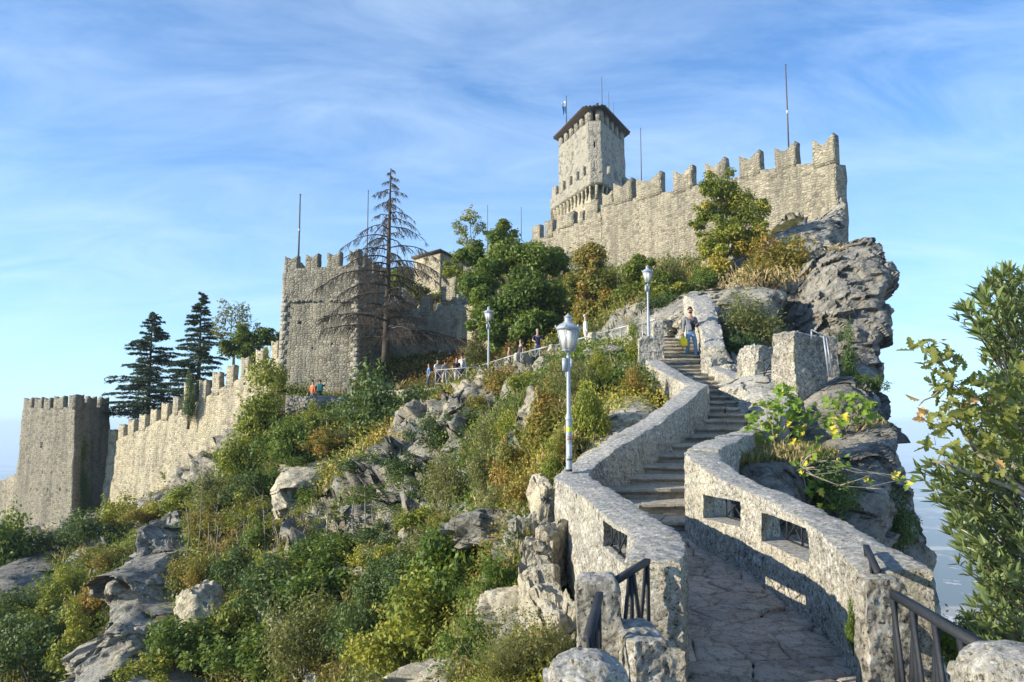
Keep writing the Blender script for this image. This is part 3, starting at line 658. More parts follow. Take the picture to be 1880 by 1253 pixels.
# ------------------------------------------------------------------ castle walls
def merlon_mesh(c, ud, nd_, w, h, t, notch=.26, sub=0.):
    """swallow-tail merlon: centre c of its foot, ud along the wall, nd_ outward"""
    ud = np.array([ud[0], ud[1]]); nn = np.array([nd_[0], nd_[1]])
    def fn(u, v, x):
        top = h * (1 - notch * (1 - np.abs(2 * u - 1)) ** .9) - .06 * h * v
        z = -.22 + (top + .22) * x
        p = c[:2] + np.outer((u - .5) * w, ud) + np.outer((v - .5) * t, nn)
        return np.stack([p[:, 0], p[:, 1], c[2] + z + sub * (u - .5)], 1)
    V, Fq = gbox(6, 2, 4, fn)
    return rough(V, .028, 2.3, 2, 3), Fq
def along(Apt, Bpt, px, py):
    """point of the vertical wall plane through A,B that the photo shows at px"""
    d = P(px, py, 1.); t = (Apt.x * d.y - Apt.y * d.x) / ((Apt.x - Bpt.x) * d.y - (Apt.y - Bpt.y) * d.x)
    return t
def curtain(label, pts, merl, thick=.9, zb=None, mat='wall', nu=90, nw=26, batter=.0, windows=(), mh=1.2, rooth='curtain_wall', mt=.45, notch=.26, cat='castle wall', amp=.09):
    """pts: list of Vector top points of the outer face, left to right in the picture; zb: bottom z list"""
    pts = [Vector(p) for p in pts]; zb = zb or [p.z - 12 for p in pts]
    st = np.array([(p.x, p.y, p.z, b) for p, b in zip(pts, zb)])
    ctr = empty(rooth, (0, 0, 0), label, cat)
    def fn(u, v, w):
        s = poly_interp(st, u); s2 = poly_interp(st, np.clip(u + .004, 0, 1)); s1 = poly_interp(st, np.clip(u - .004, 0, 1))
        t = s2[:, :2] - s1[:, :2]; t /= np.linalg.norm(t, axis=1)[:, None] + 1e-9; n = np.stack([-t[:, 1], t[:, 0]], 1)
        xy = s[:, :2] + n * (v * thick)[:, None] - n * ((1 - w) * batter * (1 - v))[:, None]
        return np.stack([xy[:, 0], xy[:, 1], s[:, 3] + (s[:, 2] - s[:, 3]) * w], 1)
    V, Fq = gbox(nu, 2, nw, fn); V = rough(V, amp, .9, 4, 4)
    me = mk('wall', V, [Fq])
    if windows: me = carve(me, windows)
    boxuv(me); me.materials.clear(); link('masonry', me, ctr, M[mat])
    for (x0, x1, ty, by) in merl:
        # find segment
        for a_, b_ in zip(pts[:-1], pts[1:]):
            t0, t1 = along(a_, b_, x0, ty), along(a_, b_, x1, ty)
            if -.02 <= (t0 + t1) / 2 <= 1.02: break
        p0, p1 = a_.lerp(b_, t0), a_.lerp(b_, t1); c = (p0 + p1) / 2
        h = Z(ty, c.y) - c.z; ud = (p1 - p0); w = math.hypot(ud.x, ud.y); slope = ud.z; ud = Vector((ud.x, ud.y, 0)).normalized(); n = Vector((-ud.y, ud.x, 0))
        c = c + n * (mt / 2 - .01)
        V, Fq = merlon_mesh(np.array(c), ud, n, w, h, mt, notch)
        link('merlon', boxuv(mk('merlon', V, [Fq])), ctr, M[mat])
    return ctr
def tower(label, corners, ztop, zb, merl_faces=(), mat='wall', batter=.2, windows=(), name='square_tower', mt=.4, mh=1.1, nper=26, nz=40, amp=.08, notch=.26):
    """corners: plan polygon (counter-clockwise seen from above); loft from zb to ztop"""
    ctr = empty(name, (0, 0, 0), label, 'tower')
    c = np.array([(p[0], p[1]) for p in corners], float); cen = c.mean(0); n = len(c)
    ring = np.concatenate([c[i] + (c[(i + 1) % n] - c[i]) * np.linspace(0, 1, nper, endpoint=False)[:, None] for i in range(n)])
    k = len(ring); ws = np.linspace(0, 1, nz + 1); V = []
    for w in ws:
        s = ring + (ring - cen) / np.linalg.norm(ring - cen, axis=1)[:, None] * (batter * (1 - w))
        V.append(np.c_[s, np.full(k, zb + (ztop - zb) * w)])
    V = np.concatenate(V); i = np.arange(k * (nz + 1)).reshape(nz + 1, k); j = np.roll(i, -1, 1)
    Fq = np.stack([i[:-1], j[:-1], j[1:], i[1:]], -1).reshape(-1, 4)
    me = mk('masonry', rough(V, amp, .8, 6, 4), [Fq, i[-1][None], i[0][None, ::-1]])
    if windows: me = carve(me, windows)
    boxuv(me); me.materials.clear(); link('masonry', me, ctr, M[mat])
    for (ci, f0, f1, h) in merl_faces:
        a_ = Vector((*c[ci], ztop)); b_ = Vector((*c[(ci + 1) % n], ztop)); L = (b_ - a_).length
        u = (b_ - a_).normalized(); nn = Vector((-u.y, u.x, 0))
        p = a_.lerp(b_, (f0 + f1) / 2) + nn * (mt / 2 + .02)
        V, Fq = merlon_mesh(np.array(p), u, nn, (f1 - f0) * L, h, mt, notch)
        link('merlon', boxuv(mk('merlon', V, [Fq])), ctr, M[mat])
    return ctr
def flat(v): return Vector((v.x, v.y, 0))

# upper curtain wall: D 61 at left to 45 at the cliff corner
UA = P(1102, 374, 61); UB = P(1532, 296, 45)
def um(px, py): # top line point on plane A-B
    t = along(UA, UB, px, py); q = UA.lerp(UB, t); return Vector((q.x, q.y, Z(py, q.y)))
upts = [um(1104, 376), um(1150, 366), um(1212, 354), um(1269, 344), um(1329, 330), um(1393, 315), um(1459, 301), um(1533, 297)]
wdir = (UB - UA); wn = Vector((-wdir.y, wdir.x, 0)).normalized()
slit = um(1440, 285)
curtain('long battlemented curtain wall on the ridge top, ending above the right-hand cliff', upts,
        [(1106, 1124, 352, 372), (1126, 1159, 331, 366), (1168, 1213, 321, 354), (1235, 1270, 307, 346), (1294, 1330, 293, 331), (1356, 1394, 280, 316), (1421, 1460, 265, 301), (1490, 1531, 250, 297)],
        thick=1.1, zb=[10.5, 10, 9, 8.5, 8, 7.5, 7.5, 9.2], nu=120, nw=26, mt=.5, notch=.34)
# stepped wall running down to the left of the keep
MA = P(976, 440, 68); MBp = P(1104, 392, 61.5)
def mm(px, py):
    t = along(MA, MBp, px, py); q = MA.lerp(MBp, t); return Vector((q.x, q.y, Z(py, q.y)))
curtain('short stepped battlemented wall below and left of the keep', [mm(976, 443), mm(1000, 437), mm(1030, 415), mm(1062, 410), mm(1104, 388)],
        [(977, 991, 413, 440), (1000, 1014, 404, 436), (1022, 1053, 392, 414), (1064, 1070, 386, 408), (1074, 1097, 370, 400)], thick=.9, zb=[9] * 5, nu=50, nw=16, mt=.5, notch=.08)
# middle curtain wall between the square tower and the green trees
NA = P(690, 560, 60); NB = P(880, 575, 56)
def mn(px, py):
    t = along(NA, NB, px, py); q = NA.lerp(NB, t); return Vector((q.x, q.y, Z(py, q.y)))
curtain('shaded curtain wall between the square tower and the green trees', [mn(688, 548), mn(740, 566), mn(800, 572), mn(832, 545), mn(872, 532)],
        [(735, 760, 545, 566), (772, 790, 540, 566), (811, 837, 508, 545), (851, 871, 487, 532)], thick=.9, zb=[1.] * 5, nu=70, nw=22, mt=.45, notch=.1, mat='wall')
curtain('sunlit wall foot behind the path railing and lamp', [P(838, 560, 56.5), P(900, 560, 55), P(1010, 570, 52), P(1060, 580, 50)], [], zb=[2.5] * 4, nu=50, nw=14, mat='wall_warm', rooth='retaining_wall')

# left curtain wall
LA = P(205, 800, 71); LB = P(514, 648, 56)
def ml(px, py):
    t = along(LA, LB, px, py); q = LA.lerp(LB, t); return Vector((q.x, q.y, Z(py, q.y)))
mz = [(355,388,412),(388,420,395),(420,455,378),(457,492,362),(494,530,345),(530,568,325),(570,600,305),(655,695,248),(698,740,222),(745,787,198),(793,835,172),(842,885,146),(895,932,118)]
ml_m = [(x0 / 1.807 + (x1 - x0) * .1, x1 / 1.807 - (x1 - x0) * .14, 560 + y / 1.807, 0) for x0, x1, y in mz] + [(339, 350, 703, 0)]
tops = [ml(px, py) for px, py in ((199, 815), (240, 798), (282, 777), (325, 756), (372, 733), (425, 705), (478, 674), (516, 656))]
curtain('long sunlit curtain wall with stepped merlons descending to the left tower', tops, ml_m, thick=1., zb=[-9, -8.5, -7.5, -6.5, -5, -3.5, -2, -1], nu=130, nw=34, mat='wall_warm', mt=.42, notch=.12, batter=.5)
# far-left low wall
curtain('low wall running off the left edge beyond the corner tower', [P(-60, 902, 82), P(0, 884, 79), P(36, 868, 76)], [], zb=[-16] * 3, nu=24, nw=14, mat='wall')

# left tower
a0, a1, a2 = P(42, 748, 75), P(141, 748, 69.5), P(202, 750, 75.5)
a3 = Vector((a0.x + (a2.x - a1.x), a0.y + (a2.y - a1.y), 0))
zt = Z(748, 70.5)
wdw = P(85, 817, 72.9); u = (a1 - a0).normalized()
pl = [cutbox(wdw, (u.x, u.y, 0), (u.y, -u.x, 0), .42, 2.2, .5)]
for px, py in ((62, 868), (80, 869), (98, 868), (117, 869), (60, 899), (72, 900), (92, 899), (112, 900), (124, 900)):
    q = a0.lerp(a1, along(a0, a1, px, py)); pl.append(cutbox((q.x, q.y, Z(py, q.y)), (u.x, u.y, 0), (u.y, -u.x, 0), .17, 2., .17))
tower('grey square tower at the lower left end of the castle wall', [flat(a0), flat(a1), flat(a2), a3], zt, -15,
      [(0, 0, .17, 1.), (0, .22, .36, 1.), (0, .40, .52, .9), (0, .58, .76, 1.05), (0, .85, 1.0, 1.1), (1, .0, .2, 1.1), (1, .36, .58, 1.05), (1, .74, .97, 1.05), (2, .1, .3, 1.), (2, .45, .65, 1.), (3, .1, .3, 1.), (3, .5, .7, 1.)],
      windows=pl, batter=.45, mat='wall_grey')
# square tower in the middle
b0, b1, b2 = P(522, 489, 55.6), P(660, 489, 54), P(716, 489, 61.5)
b3 = Vector((b0.x + (b2.x - b1.x), b0.y + (b2.y - b1.y), 0)); zt = Z(490, 54.6)
u = (b1 - b0).normalized(); ww = []
for px, py, w, h in ((601, 586, .40, .42), (552, 593, .28, .22), (696, 560, .3, .4), (612, 632, .12, .12), (575, 640, .12, .12)):
    if px < 660:
        t = along(b0, b1, px, py); q = b0.lerp(b1, t); ww.append(cutbox((q.x, q.y, Z(py, q.y)), (u.x, u.y, 0), (u.y, -u.x, 0), w, 2., h))
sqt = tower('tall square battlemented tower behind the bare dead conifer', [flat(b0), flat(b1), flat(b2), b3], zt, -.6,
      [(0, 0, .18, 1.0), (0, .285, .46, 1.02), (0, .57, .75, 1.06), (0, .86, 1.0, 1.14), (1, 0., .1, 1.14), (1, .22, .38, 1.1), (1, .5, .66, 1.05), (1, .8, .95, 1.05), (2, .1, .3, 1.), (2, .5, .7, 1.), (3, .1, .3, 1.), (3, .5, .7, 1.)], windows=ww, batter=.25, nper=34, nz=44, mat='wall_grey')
mb = MB()
for i in range(22):  # projecting string of stones
    t = .02 + i / 22 * .97; q = b0.lerp(b1, t + random.uniform(-.01, .01)); L = random.uniform(.1, .3)
    if random.random() < .75: mb.box((q.x, q.y - .10, Z(554, q.y) + random.uniform(-.05, .05)), (L, .22, .09), rz=math.atan2(u.y, u.x))
mb.build('string_course', M['wall'], sqt, uv=True)
# quoins: the dressed corner stones, each a block of its own
for (cc_, seq) in ((b1, 1), (b0, 0)):
    for k in range(26):
        zc = Z(716, 54.5) + k * .335; big = k % 2 == seq
        d = u * (-.30 if seq else .30) * (1.25 if big else .7); v = (b2 - b1).normalized()
        cpos = Vector((cc_.x, cc_.y, zc)) + (u * (-.22 if seq else .22) * (1.2 if big else .75))
        outw = .055 + .25 * (1 - (zc + .6) / (zt + .6))
        cpos += Vector((u.y, -u.x, 0)) * (outw - .19) + (u * outw * (1 if seq else -1)) * .55
        MB().box(cpos, (.62 if big else .4, .34, .325), rz=math.atan2(u.y, u.x) + random.uniform(-.02, .02)).build('quoin', M['keep'], sqt, uv=True)

# small roofed tower between square tower and green trees
c0, c1, c2 = P(760, 470, 72), P(809, 462, 69), P(868, 474, 76)
c3 = Vector((c0.x + c2.x - c1.x, c0.y + c2.y - c1.y, 0)); zt = Z(466, 70)
u = (c1 - c0).normalized(); q = c0.lerp(c1, .5)
rt = tower('small stone turret with low tiled roof behind the dead conifer', [flat(c0), flat(c1), flat(c2), c3], zt, 3, [], mat='wall_warm', batter=.1, name='roofed_turret', nper=12, nz=18,
      windows=[cutbox((q.x, q.y, Z(480, q.y)), (u.x, u.y, 0), (u.y, -u.x, 0), .3, 2, .5)])
cen = (flat(c0) + flat(c2)) / 2; rf = MB(); ov = []
for p in (c0, c1, c2, c3):
    d = (flat(p) - cen); ov.append(cen + d * 1.10)
V = [Vector((p.x, p.y, zt - .05)) for p in ov] + [Vector((p.x, p.y, zt + .12)) for p in ov] + [Vector((cen.x, cen.y, zt + .95))]
rf.add(np.array([tuple(p) for p in V]), [np.array([[0, 3, 2, 1], [0, 1, 5, 4], [1, 2, 6, 5], [2, 3, 7, 6], [3, 0, 4, 7]]), np.array([[4, 5, 8], [5, 6, 8], [6, 7, 8], [7, 4, 8]])])
rf.build('roof', M['tile'], rt)

# ------------------------------------------------------------------ keep
kA, kB, kC, kE = P(1080, 300, 85), P(1104, 300, 84.6), P(1147, 300, 92), P(1026, 300, 93.5)
kd = P(1090, 300, 100)
K5 = [flat(kE), flat(kA), flat(kB), flat(kC), flat(P(1095, 300, 101))]
zk1 = Z(223, 85)   # sill of the openings
zk2 = Z(209, 85)   # eaves
u1 = (kA - kE).normalized()
q = kE.lerp(kA, .50); wk = [cutbox((q.x, q.y, Z(287, q.y)), (u1.x, u1.y, 0), (u1.y, -u1.x, 0), .55, 2.5, .9)]
q = kA.lerp(kB, .5); ub = (kB - kA).normalized(); wk += [cutbox((q.x, q.y, Z(266, q.y)), (ub.x, ub.y, 0), (ub.y, -ub.x, 0), .18, 2, .7)]
keep = tower('tall many-sided stone keep with overhanging eaves, the highest building', K5, zk1, 13, [], mat='keep', batter=.3, windows=wk, name='castle_keep', nper=26, nz=44, amp=.05)
kcen = sum(K5, Vector()) / 5
mb = MB()  # recessed core, coloured near-black to stand in for shade inside the openings
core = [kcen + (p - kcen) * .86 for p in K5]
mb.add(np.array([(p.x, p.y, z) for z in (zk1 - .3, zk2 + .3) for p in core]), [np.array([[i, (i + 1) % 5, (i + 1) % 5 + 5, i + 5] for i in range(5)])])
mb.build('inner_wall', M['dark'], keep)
def piers(a_, b_, fr, h0, h1):
    u = (b_ - a_); L = math.hypot(u.x, u.y); un = u.normalized()
    for f0, f1 in fr:
        c = a_.lerp(b_, (f0 + f1) / 2)
        n = Vector((-un.y, un.x, 0))
        if (kcen - c).dot(n) < 0: n = -n
        c2 = c + n * .31
        m_ = MB().box((c2.x, c2.y, (h0 + h1) / 2), ((f1 - f0) * L, .6, h1 - h0), rz=math.atan2(un.y, un.x)); m_.build('pier', M['keep'], keep, uv=True)
piers(flat(kE), flat(kA), [(0, .08), (.19, .27), (.37, .45), (.55, .63), (.72, .80), (.90, 1.)], zk1 - .02, zk2 + .5)
piers(flat(kA), flat(kB), [(0, .30), (.70, 1.)], zk1 - .02, zk2 + .5)
piers(flat(kB), flat(kC), [(0, .12), (.24, .34), (.46, .54), (.66, .74), (.88, 1.)], zk1 - .02, zk2 + .5)
piers(flat(kC), K5[4], [(0, .2), (.4, .6), (.8, 1.)], zk1 - .02, zk2 + .5); piers(K5[4], flat(kE), [(0, .2), (.4, .6), (.8, 1.)], zk1 - .02, zk2 + .5)
# roof: eave slab with rafters, tiles on top
ev = [kcen + (p - kcen).normalized() * ((p - kcen).length + .72) for p in K5]
ev[1] = ev[1] + Vector((-.35, 0, 0)); ev[2] = ev[2] + Vector((.25, 0, 0))
mb = MB()
V = [(p.x, p.y, zk2 + .38) for p in ev] + [(p.x, p.y, zk2 + .50) for p in ev] + [(kcen.x, kcen.y, zk2 + 1.9)]
mb.add(np.array(V), [np.array([[0, 4, 3, 2, 1]]), np.array([[i, (i + 1) % 5, (i + 1) % 5 + 5, i + 5] for i in range(5)]), np.array([[i + 5, (i + 1) % 5 + 5, 10] for i in range(5)])])
roof = mb.build('roof', M['wood'], keep)
for i in range(5):  # rows of cover tiles along every eave
    a_, b_ = ev[i], ev[(i + 1) % 5]; L = (b_ - a_).length; k = int(L / .42)
    for j in range(k):
        p = a_.lerp(b_, (j + .5) / k); d = (kcen - p).normalized(); p0 = p - d * .08
        if i in (1, 0, 2): MB().bar(Vector((p0.x, p0.y, zk2 + .54)), Vector((p0.x, p0.y, zk2 + .54)) + Vector((d.x, d.y, .2)) * 1.4, .26, .10).build('roof_tile', M['tile'], roof)
# battlemented gallery round the keep, on corbels
gA, gB = P(1084, 303, 81.5), P(1106, 303, 81.2); gE = P(1011, 345, 91.8); gC = P(1168, 338, 90)
zg_top = Z(318, 82); zg_bot = Z(341, 82); 
G6 = [flat(gE), flat(gA), flat(gB), flat(gC), flat(P(1130, 340, 103)), flat(P(1010, 340, 103))]
gcen = sum(G6, Vector()) / 6
gal = empty('keep_gallery', (0, 0, 0), 'battlemented gallery on corbels round the foot of the keep', 'battlement')
def ringwall(poly, z0, z1, name, mat, n=22, th=0, amp=.05, nz=6):
    c = np.array([(p.x, p.y) for p in poly]); k = len(c)
    ring = np.concatenate([c[i] + (c[(i + 1) % k] - c[i]) * np.linspace(0, 1, n, endpoint=False)[:, None] for i in range(k)]); m_ = len(ring)
    V = np.concatenate([np.c_[ring, np.full(m_, z)] for z in np.linspace(z0, z1, nz)]); i = np.arange(m_ * nz).reshape(nz, m_); j = np.roll(i, -1, 1)
    me = mk(name, rough(V, amp, .9, 3), [np.stack([i[:-1], j[:-1], j[1:], i[1:]], -1).reshape(-1, 4), i[-1][None], i[0][None, ::-1]])
    return link(name, boxuv(me), gal, M[mat])
ringwall(G6, zg_bot, zg_top, 'parapet_wall', 'keep')
inner6 = [gcen + (p - gcen) * .895 for p in G6]
ringwall(inner6, 10, zg_bot + .02, 'lower_wall', 'cream', nz=16)
for (i, fr, h) in ((0, [(.03, .13), (.22, .32), (.40, .49), (.57, .66), (.74, .82), (.90, 1.)], 1.25), (1, [(0, .3), (.65, 1.)], 1.3), (2, [(.02, .12), (.22, .32), (.44, .54), (.66, .76), (.88, .98)], 1.2)):
    a_ = Vector((G6[i].x, G6[i].y, zg_top)); b_ = Vector((G6[i + 1].x, G6[i + 1].y, zg_top)); u = (b_ - a_).normalized(); n = Vector((-u.y, u.x, 0)); L = (b_ - a_).length
    for f0, f1 in fr:
        V, Fq = merlon_mesh(np.array(a_.lerp(b_, (f0 + f1) / 2) + n * .22), u, n, (f1 - f0) * L, h, .4, .05)
        link('merlon', boxuv(mk('merlon', V, [Fq])), gal, M['keep'])
    for k in range(int(L / .98)):
        p = a_.lerp(b_, (k + .5) / int(L / .98)); q2 = inner6[i].lerp(inner6[i + 1], (k + .5) / int(L / .98))
        out = Vector((p.x, p.y, 0)) + n * .12; inn = Vector((q2.x, q2.y, 0)) + n * .3
        V = []
        for s in (-.17, .17):
            for (pt, z) in ((out, zg_bot), (out, zg_bot - .35), (inn, zg_bot - 2.1), (inn, zg_bot)): V.append(tuple(Vector((pt.x, pt.y, z)) + u * s))
        mb = MB().add(np.array(V), [np.array([[0, 1, 2, 3], [7, 6, 5, 4], [0, 4, 5, 1], [1, 5, 6, 2], [2, 6, 7, 3], [3, 7, 4, 0]])])
        mb.build('corbel', M['cream'], gal, uv=True)

# ------------------------------------------------------------------ rocks and cliffs
def cliff(name, label, levels, seed, mat='rock_grey', nang=150, nz=130, amp=.5, fs=.35, sy=.8, lay=.3, cat='cliff', ex=2.6, dip=(-.35, .25)):
    """levels rows: z, xl, xr, y0(front), y1(back) from bottom to top"""
    L = np.asarray(levels, float); L = L[np.argsort(L[:, 0])]
    zs = np.linspace(L[0, 0], L[-1, 0], nz); I = [np.interp(zs, L[:, 0], L[:, i]) for i in range(1, 5)]
    a = np.arange(nang) * 2 * math.pi / nang
    ca, sa = np.cos(a), np.sin(a); cx_ = np.sign(ca) * np.abs(ca) ** (2 / ex); sx_ = np.sign(sa) * np.abs(sa) ** (2 / ex)
    cx, rx, cy, ry = (I[0] + I[1]) / 2, (I[1] - I[0]) / 2, (I[2] + I[3]) / 2, (I[3] - I[2]) / 2
    V = np.stack([cx[:, None] + rx[:, None] * cx_, cy[:, None] + ry[:, None] * sx_, np.repeat(zs[:, None], nang, 1)], -1).reshape(-1, 3)
    cap = np.array([[cx[-1], cy[-1], zs[-1]]]); nrm = V - np.stack([np.repeat(cx, nang), np.repeat(cy, nang), V[:, 2]], 1)
    nrm /= np.linalg.norm(nrm, axis=1)[:, None] + 1e-6
    q = V * fs + seed * 7.7
    big = (ridged(q, 4) + .5 * ridged(q * 2.3 + 9, 3)) * amp * .75
    s = V[:, 2] + V[:, 0] * dip[0] + V[:, 1] * dip[1] + 1.1 * fbm(V * .35 + seed, 4)
    mask = np.clip(fbm(V * .45 + seed * 2, 3) * 2.5 + .6, .15, 1)
    layer = 0
    for L_, A_ in ((lay * 2.1, 1.), (lay * .8, .55)):
        st = s / L_ + fbm(np.c_[s * .9, V[:, 0] * .15, V[:, 1] * .15] + seed, 2) * 1.3; fr = st - np.floor(st)
        hsh = vnoise(np.c_[np.floor(st) * 1.7 + seed, V[:, 0] * .7, V[:, 1] * .7])
        layer = layer + (hsh * .7 - np.clip(1 - fr * 5, 0, 1) * .45) * amp * sy * .5 * A_
    layer = layer * mask
    fine = fbm(V * fs * 7 + 5, 4) * amp * .30 + ridged(V * fs * 3.3 + 50, 3) * amp * .16
    kf = 1.3 if mat == 'rock_grey' else 1.; frac = (fracture(V, nrm, 3.0 * amp + .5, amp * .95, seed) + fracture(V, nrm, 1.1 * amp + .2, amp * .42, seed + 1)) * kf
    V = V + nrm * (big * .6 + layer * .8 + fine + frac)[:, None]
    V[:, 2] += fbm(q * 1.3 + 50, 3) * amp * .5
    i = np.arange(nang * nz).reshape(nz, nang); j = np.roll(i, -1, 1)
    # shrink to a closed, lumpy top
    top = []; base = V[-nang:]
    for t in (.8, .55, .3, .12):
        r = cap + (base - cap) * t; r[:, 2] = cap[0, 2] + (base[:, 2] - cap[0, 2]) * t + (1 - t ** 2) * .25 * amp + fbm(r * fs * 3 + seed, 3) * amp * .6; top.append(r)
    V = np.concatenate([V] + top); ii = np.arange(len(V)).reshape(-1, nang); jj = np.roll(ii, -1, 1)
    Fq = np.stack([ii[:-1], jj[:-1], jj[1:], ii[1:]], -1).reshape(-1, 4)
    o = link(name, mk(name, V, [Fq, ii[-1][None], ii[0][None, ::-1]], smooth=42), None, M[mat])
    return tag(o, label, cat) if cat else tag(o, kind='structure')
def lev(rows): # rows: py, pxl, pxr, Dfront, Dback, Dref
    out = []
    for py, xl, xr, Df, Db, Dr in rows:
        Dn = Df + .22 * (Db - Df)
        out.append((Z(py, Dr), X(xl, py, Dn if xl < 940 else Dr), X(xr, py, Dn if xr > 940 else Dr), Df, Db))
    return out
cliff('overhanging_cliff', 'tall layered grey cliff overhanging on the right below the castle corner', lev([
  (1180,1400,1640,22,34,28),(1000,1380,1625,24,37,30),(860,1360,1600,26,39,32),(720,1420,1588,29,42,34),(660,1425,1594,30,42,35),(620,1420,1600,31,43,36),(585,1425,1612,31.5,44,36.5),(560,1430,1624,32,44,37),(535,1440,1630,33,45,38),(505,1455,1608,34.5,45,39),(478,1490,1602,36,46,40),(462,1520,1585,38,46.5,41)]), 3, amp=.45, nang=260, nz=220, fs=.42, lay=.34, ex=3.0)
cliff('cliff_ledge', 'weathered rock directly under the end of the battlemented wall', lev([
  (560,1300,1560,37,48,41),(500,1300,1558,39,48,42.5),(460,1330,1552,40,49,43.5),(430,1440,1551,42,50,44.5),(410,1490,1546,44,50,45.8),(390,1512,1543,44.8,50,46.3),(345,1534,1541,46,50,47)]), 5, amp=.35, fs=.5, mat='rock', lay=.4, cat='rock')
cliff('rock_slab', 'big pale lichen-covered rock slab behind the man on the stairs', lev([
  (700,1190,1420,29.5,36,31),(640,1200,1420,29.8,37,31.5),(600,1204,1420,30.5,38,32.5),(570,1222,1425,31.5,39,33.5),(552,1250,1440,32.5,39,34.5),(540,1275,1425,34,39,35.5)]), 8, amp=.42, fs=.42, mat='rock', lay=.7, cat='rock')
cliff('lower_cliff', 'dark shaded cliff falling away to the valley right of the parapet', lev([
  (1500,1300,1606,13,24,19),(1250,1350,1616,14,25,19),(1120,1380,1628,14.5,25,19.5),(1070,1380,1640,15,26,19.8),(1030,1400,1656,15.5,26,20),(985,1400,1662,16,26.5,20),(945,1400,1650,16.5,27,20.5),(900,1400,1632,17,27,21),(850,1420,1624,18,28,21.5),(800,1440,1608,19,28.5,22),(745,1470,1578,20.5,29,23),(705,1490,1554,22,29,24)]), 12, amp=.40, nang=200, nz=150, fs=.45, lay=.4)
cliff('layered_boulder', 'layered lichen-grey boulder below the fig bush', lev([
  (1100,1380,1576,12.5,18,14.5),(950,1385,1611,12.8,19,15),(880,1395,1626,13.2,19.5,15.6),(840,1420,1632,14,20,16),(805,1480,1626,14.8,20.5,16.5),(790,1540,1611,15.6,20.5,17)]), 15, amp=.20, fs=.8, lay=.22, mat='rock_grey', cat='rock', dip=(-.5, .2))
cliff('boulder', 'shaded grey boulder behind the curve of the right parapet', lev([
  (1000,1300,1500,11.6,14.5,12.6),(900,1310,1490,11.8,15,13),(850,1330,1470,12.2,15.2,13.4),(835,1350,1450,12.8,15.2,13.8)]), 17, amp=.12, fs=1.2, lay=.3, mat='rock_grey', cat='rock')
cliff('sloping_rock', 'smooth shaded rock sloping down right of the grey pillar', lev([
  (850,1400,1640,15.8,22,18),(790,1410,1612,16.2,22,18.3),(745,1430,1596,16.8,22.5,18.8),(715,1460,1565,17.6,22.5,19.4),(697,1490,1548,18.6,22.5,20.2)]), 19, amp=.16, fs=.7, lay=.5, mat='rock_grey', cat='rock')
cliff('rocky_bank', 'sloping lichen-grey rock beside the middle stairs under the iron grille', lev([
  (790,1325,1480,17.9,22,19.3),(745,1345,1470,18.2,22,19.6),(715,1330,1460,19.0,23,20.4),(697,1345,1450,19.6,23.5,21),(684,1375,1440,20.4,23.5,21.6)]), 21, amp=.14, fs=.9, lay=.6, mat='parapet', cat='rock')
_bfr = {'rock_tan', 'rock', 'rock_grey'}
def block(name, label, x0, x1, ytop, ybot, D, depth, rz=0., mat='parapet', skew=0., amp=.05, seed=0, cat='rock', taper=.04, n=22, group=None, topskew=0.):
    c = (P(x0, ybot, D) + P(x1, ybot, D)) / 2; w = X(x1, ybot, D) - X(x0, ybot, D); zb = Z(ybot, D); h = Z(ytop, D) - zb
    def fn(u, v, s):
        k = 1 - taper * s; e = np.abs(2 * u - 1) ** 8 + np.abs(2 * v - 1) ** 8
        x = (u - .5) * w * k + skew * s; y = (v - .5) * depth * k
        z = s * h - (s > .9) * e * .06 * min(h, 1) + topskew * (u - .5) * (s > .9)
        return np.stack([x * math.cos(rz) - y * math.sin(rz), x * math.sin(rz) + y * math.cos(rz), z], 1)
    V, Fq = gbox(n, n, n + 6, fn); o = link(name, None) if False else None
    V = V + np.array([c.x, D + depth / 2, zb]); V = rough(V, amp, 1.6 / max(.35, w) ** .5, seed, 4); rk_ = .3 if mat in _bfr else 1.; V = rough(V, amp * .5 * rk_, 9, seed + 1, 3); V = rough(V, amp * .35 * rk_, 26, seed + 2, 2)
    if mat in _bfr:
        nn_ = V - np.array([c.x, D + depth / 2, zb + h / 2]); nn_ /= np.linalg.norm(nn_, axis=1)[:, None] + 1e-6
        V = V + nn_ * (fracture(V, nn_, .8, .13, seed) + fracture(V, nn_, .28, .04, seed + 1))[:, None]
    V = V - np.array([c.x, D + depth / 2, zb])
    o = link(name, mk(name, V, [Fq], smooth=48), None, M[mat]); o.location = (c.x, D + depth / 2, zb)
    return tag(o, label, cat, group)
block('stone_pillar', 'massive grey stone pillar, flat topped, above the fig bush', 1444, 1522, 612, 760, 17.9, .75, rz=.40, amp=.05, seed=3, cat='pillar', topskew=-.10, mat='pitted')
block('stone_pillar', 'narrower stone pillar just behind the massive one, with an iron rail before it', 1512, 1541, 617, 712, 19.6, .5, rz=.1, amp=.03, seed=5, cat='pillar', mat='pitted')
block('standing_rock', 'jagged pointed rock left of the massive grey pillar', 1368, 1418, 634, 740, 20.2, .8, rz=.5, skew=.12, taper=.30, amp=.08, seed=9)
block('stone_block', 'squared stone block on the wall right of the upper stairs', 1300, 1335, 655, 705, 23.2, .7, rz=.15, amp=.05, seed=11)
block('stone_block', 'flat low stone block beside the squared one, right of the upper stairs', 1330, 1362, 668, 712, 22.6, .6, rz=.1, amp=.04, seed=12)
block('stone_pillar', 'rough stone post at the left of the top steps, beside the middle lamp', 1200, 1221, 590, 672, 25.9, .5, amp=.03, seed=13, cat='pillar')
lped = block('lamp_pedestal', 'pebbly stone block carrying the middle lamp', 1174, 1208, 619, 676, 24.2, .6, amp=.03, seed=14, cat='plinth')
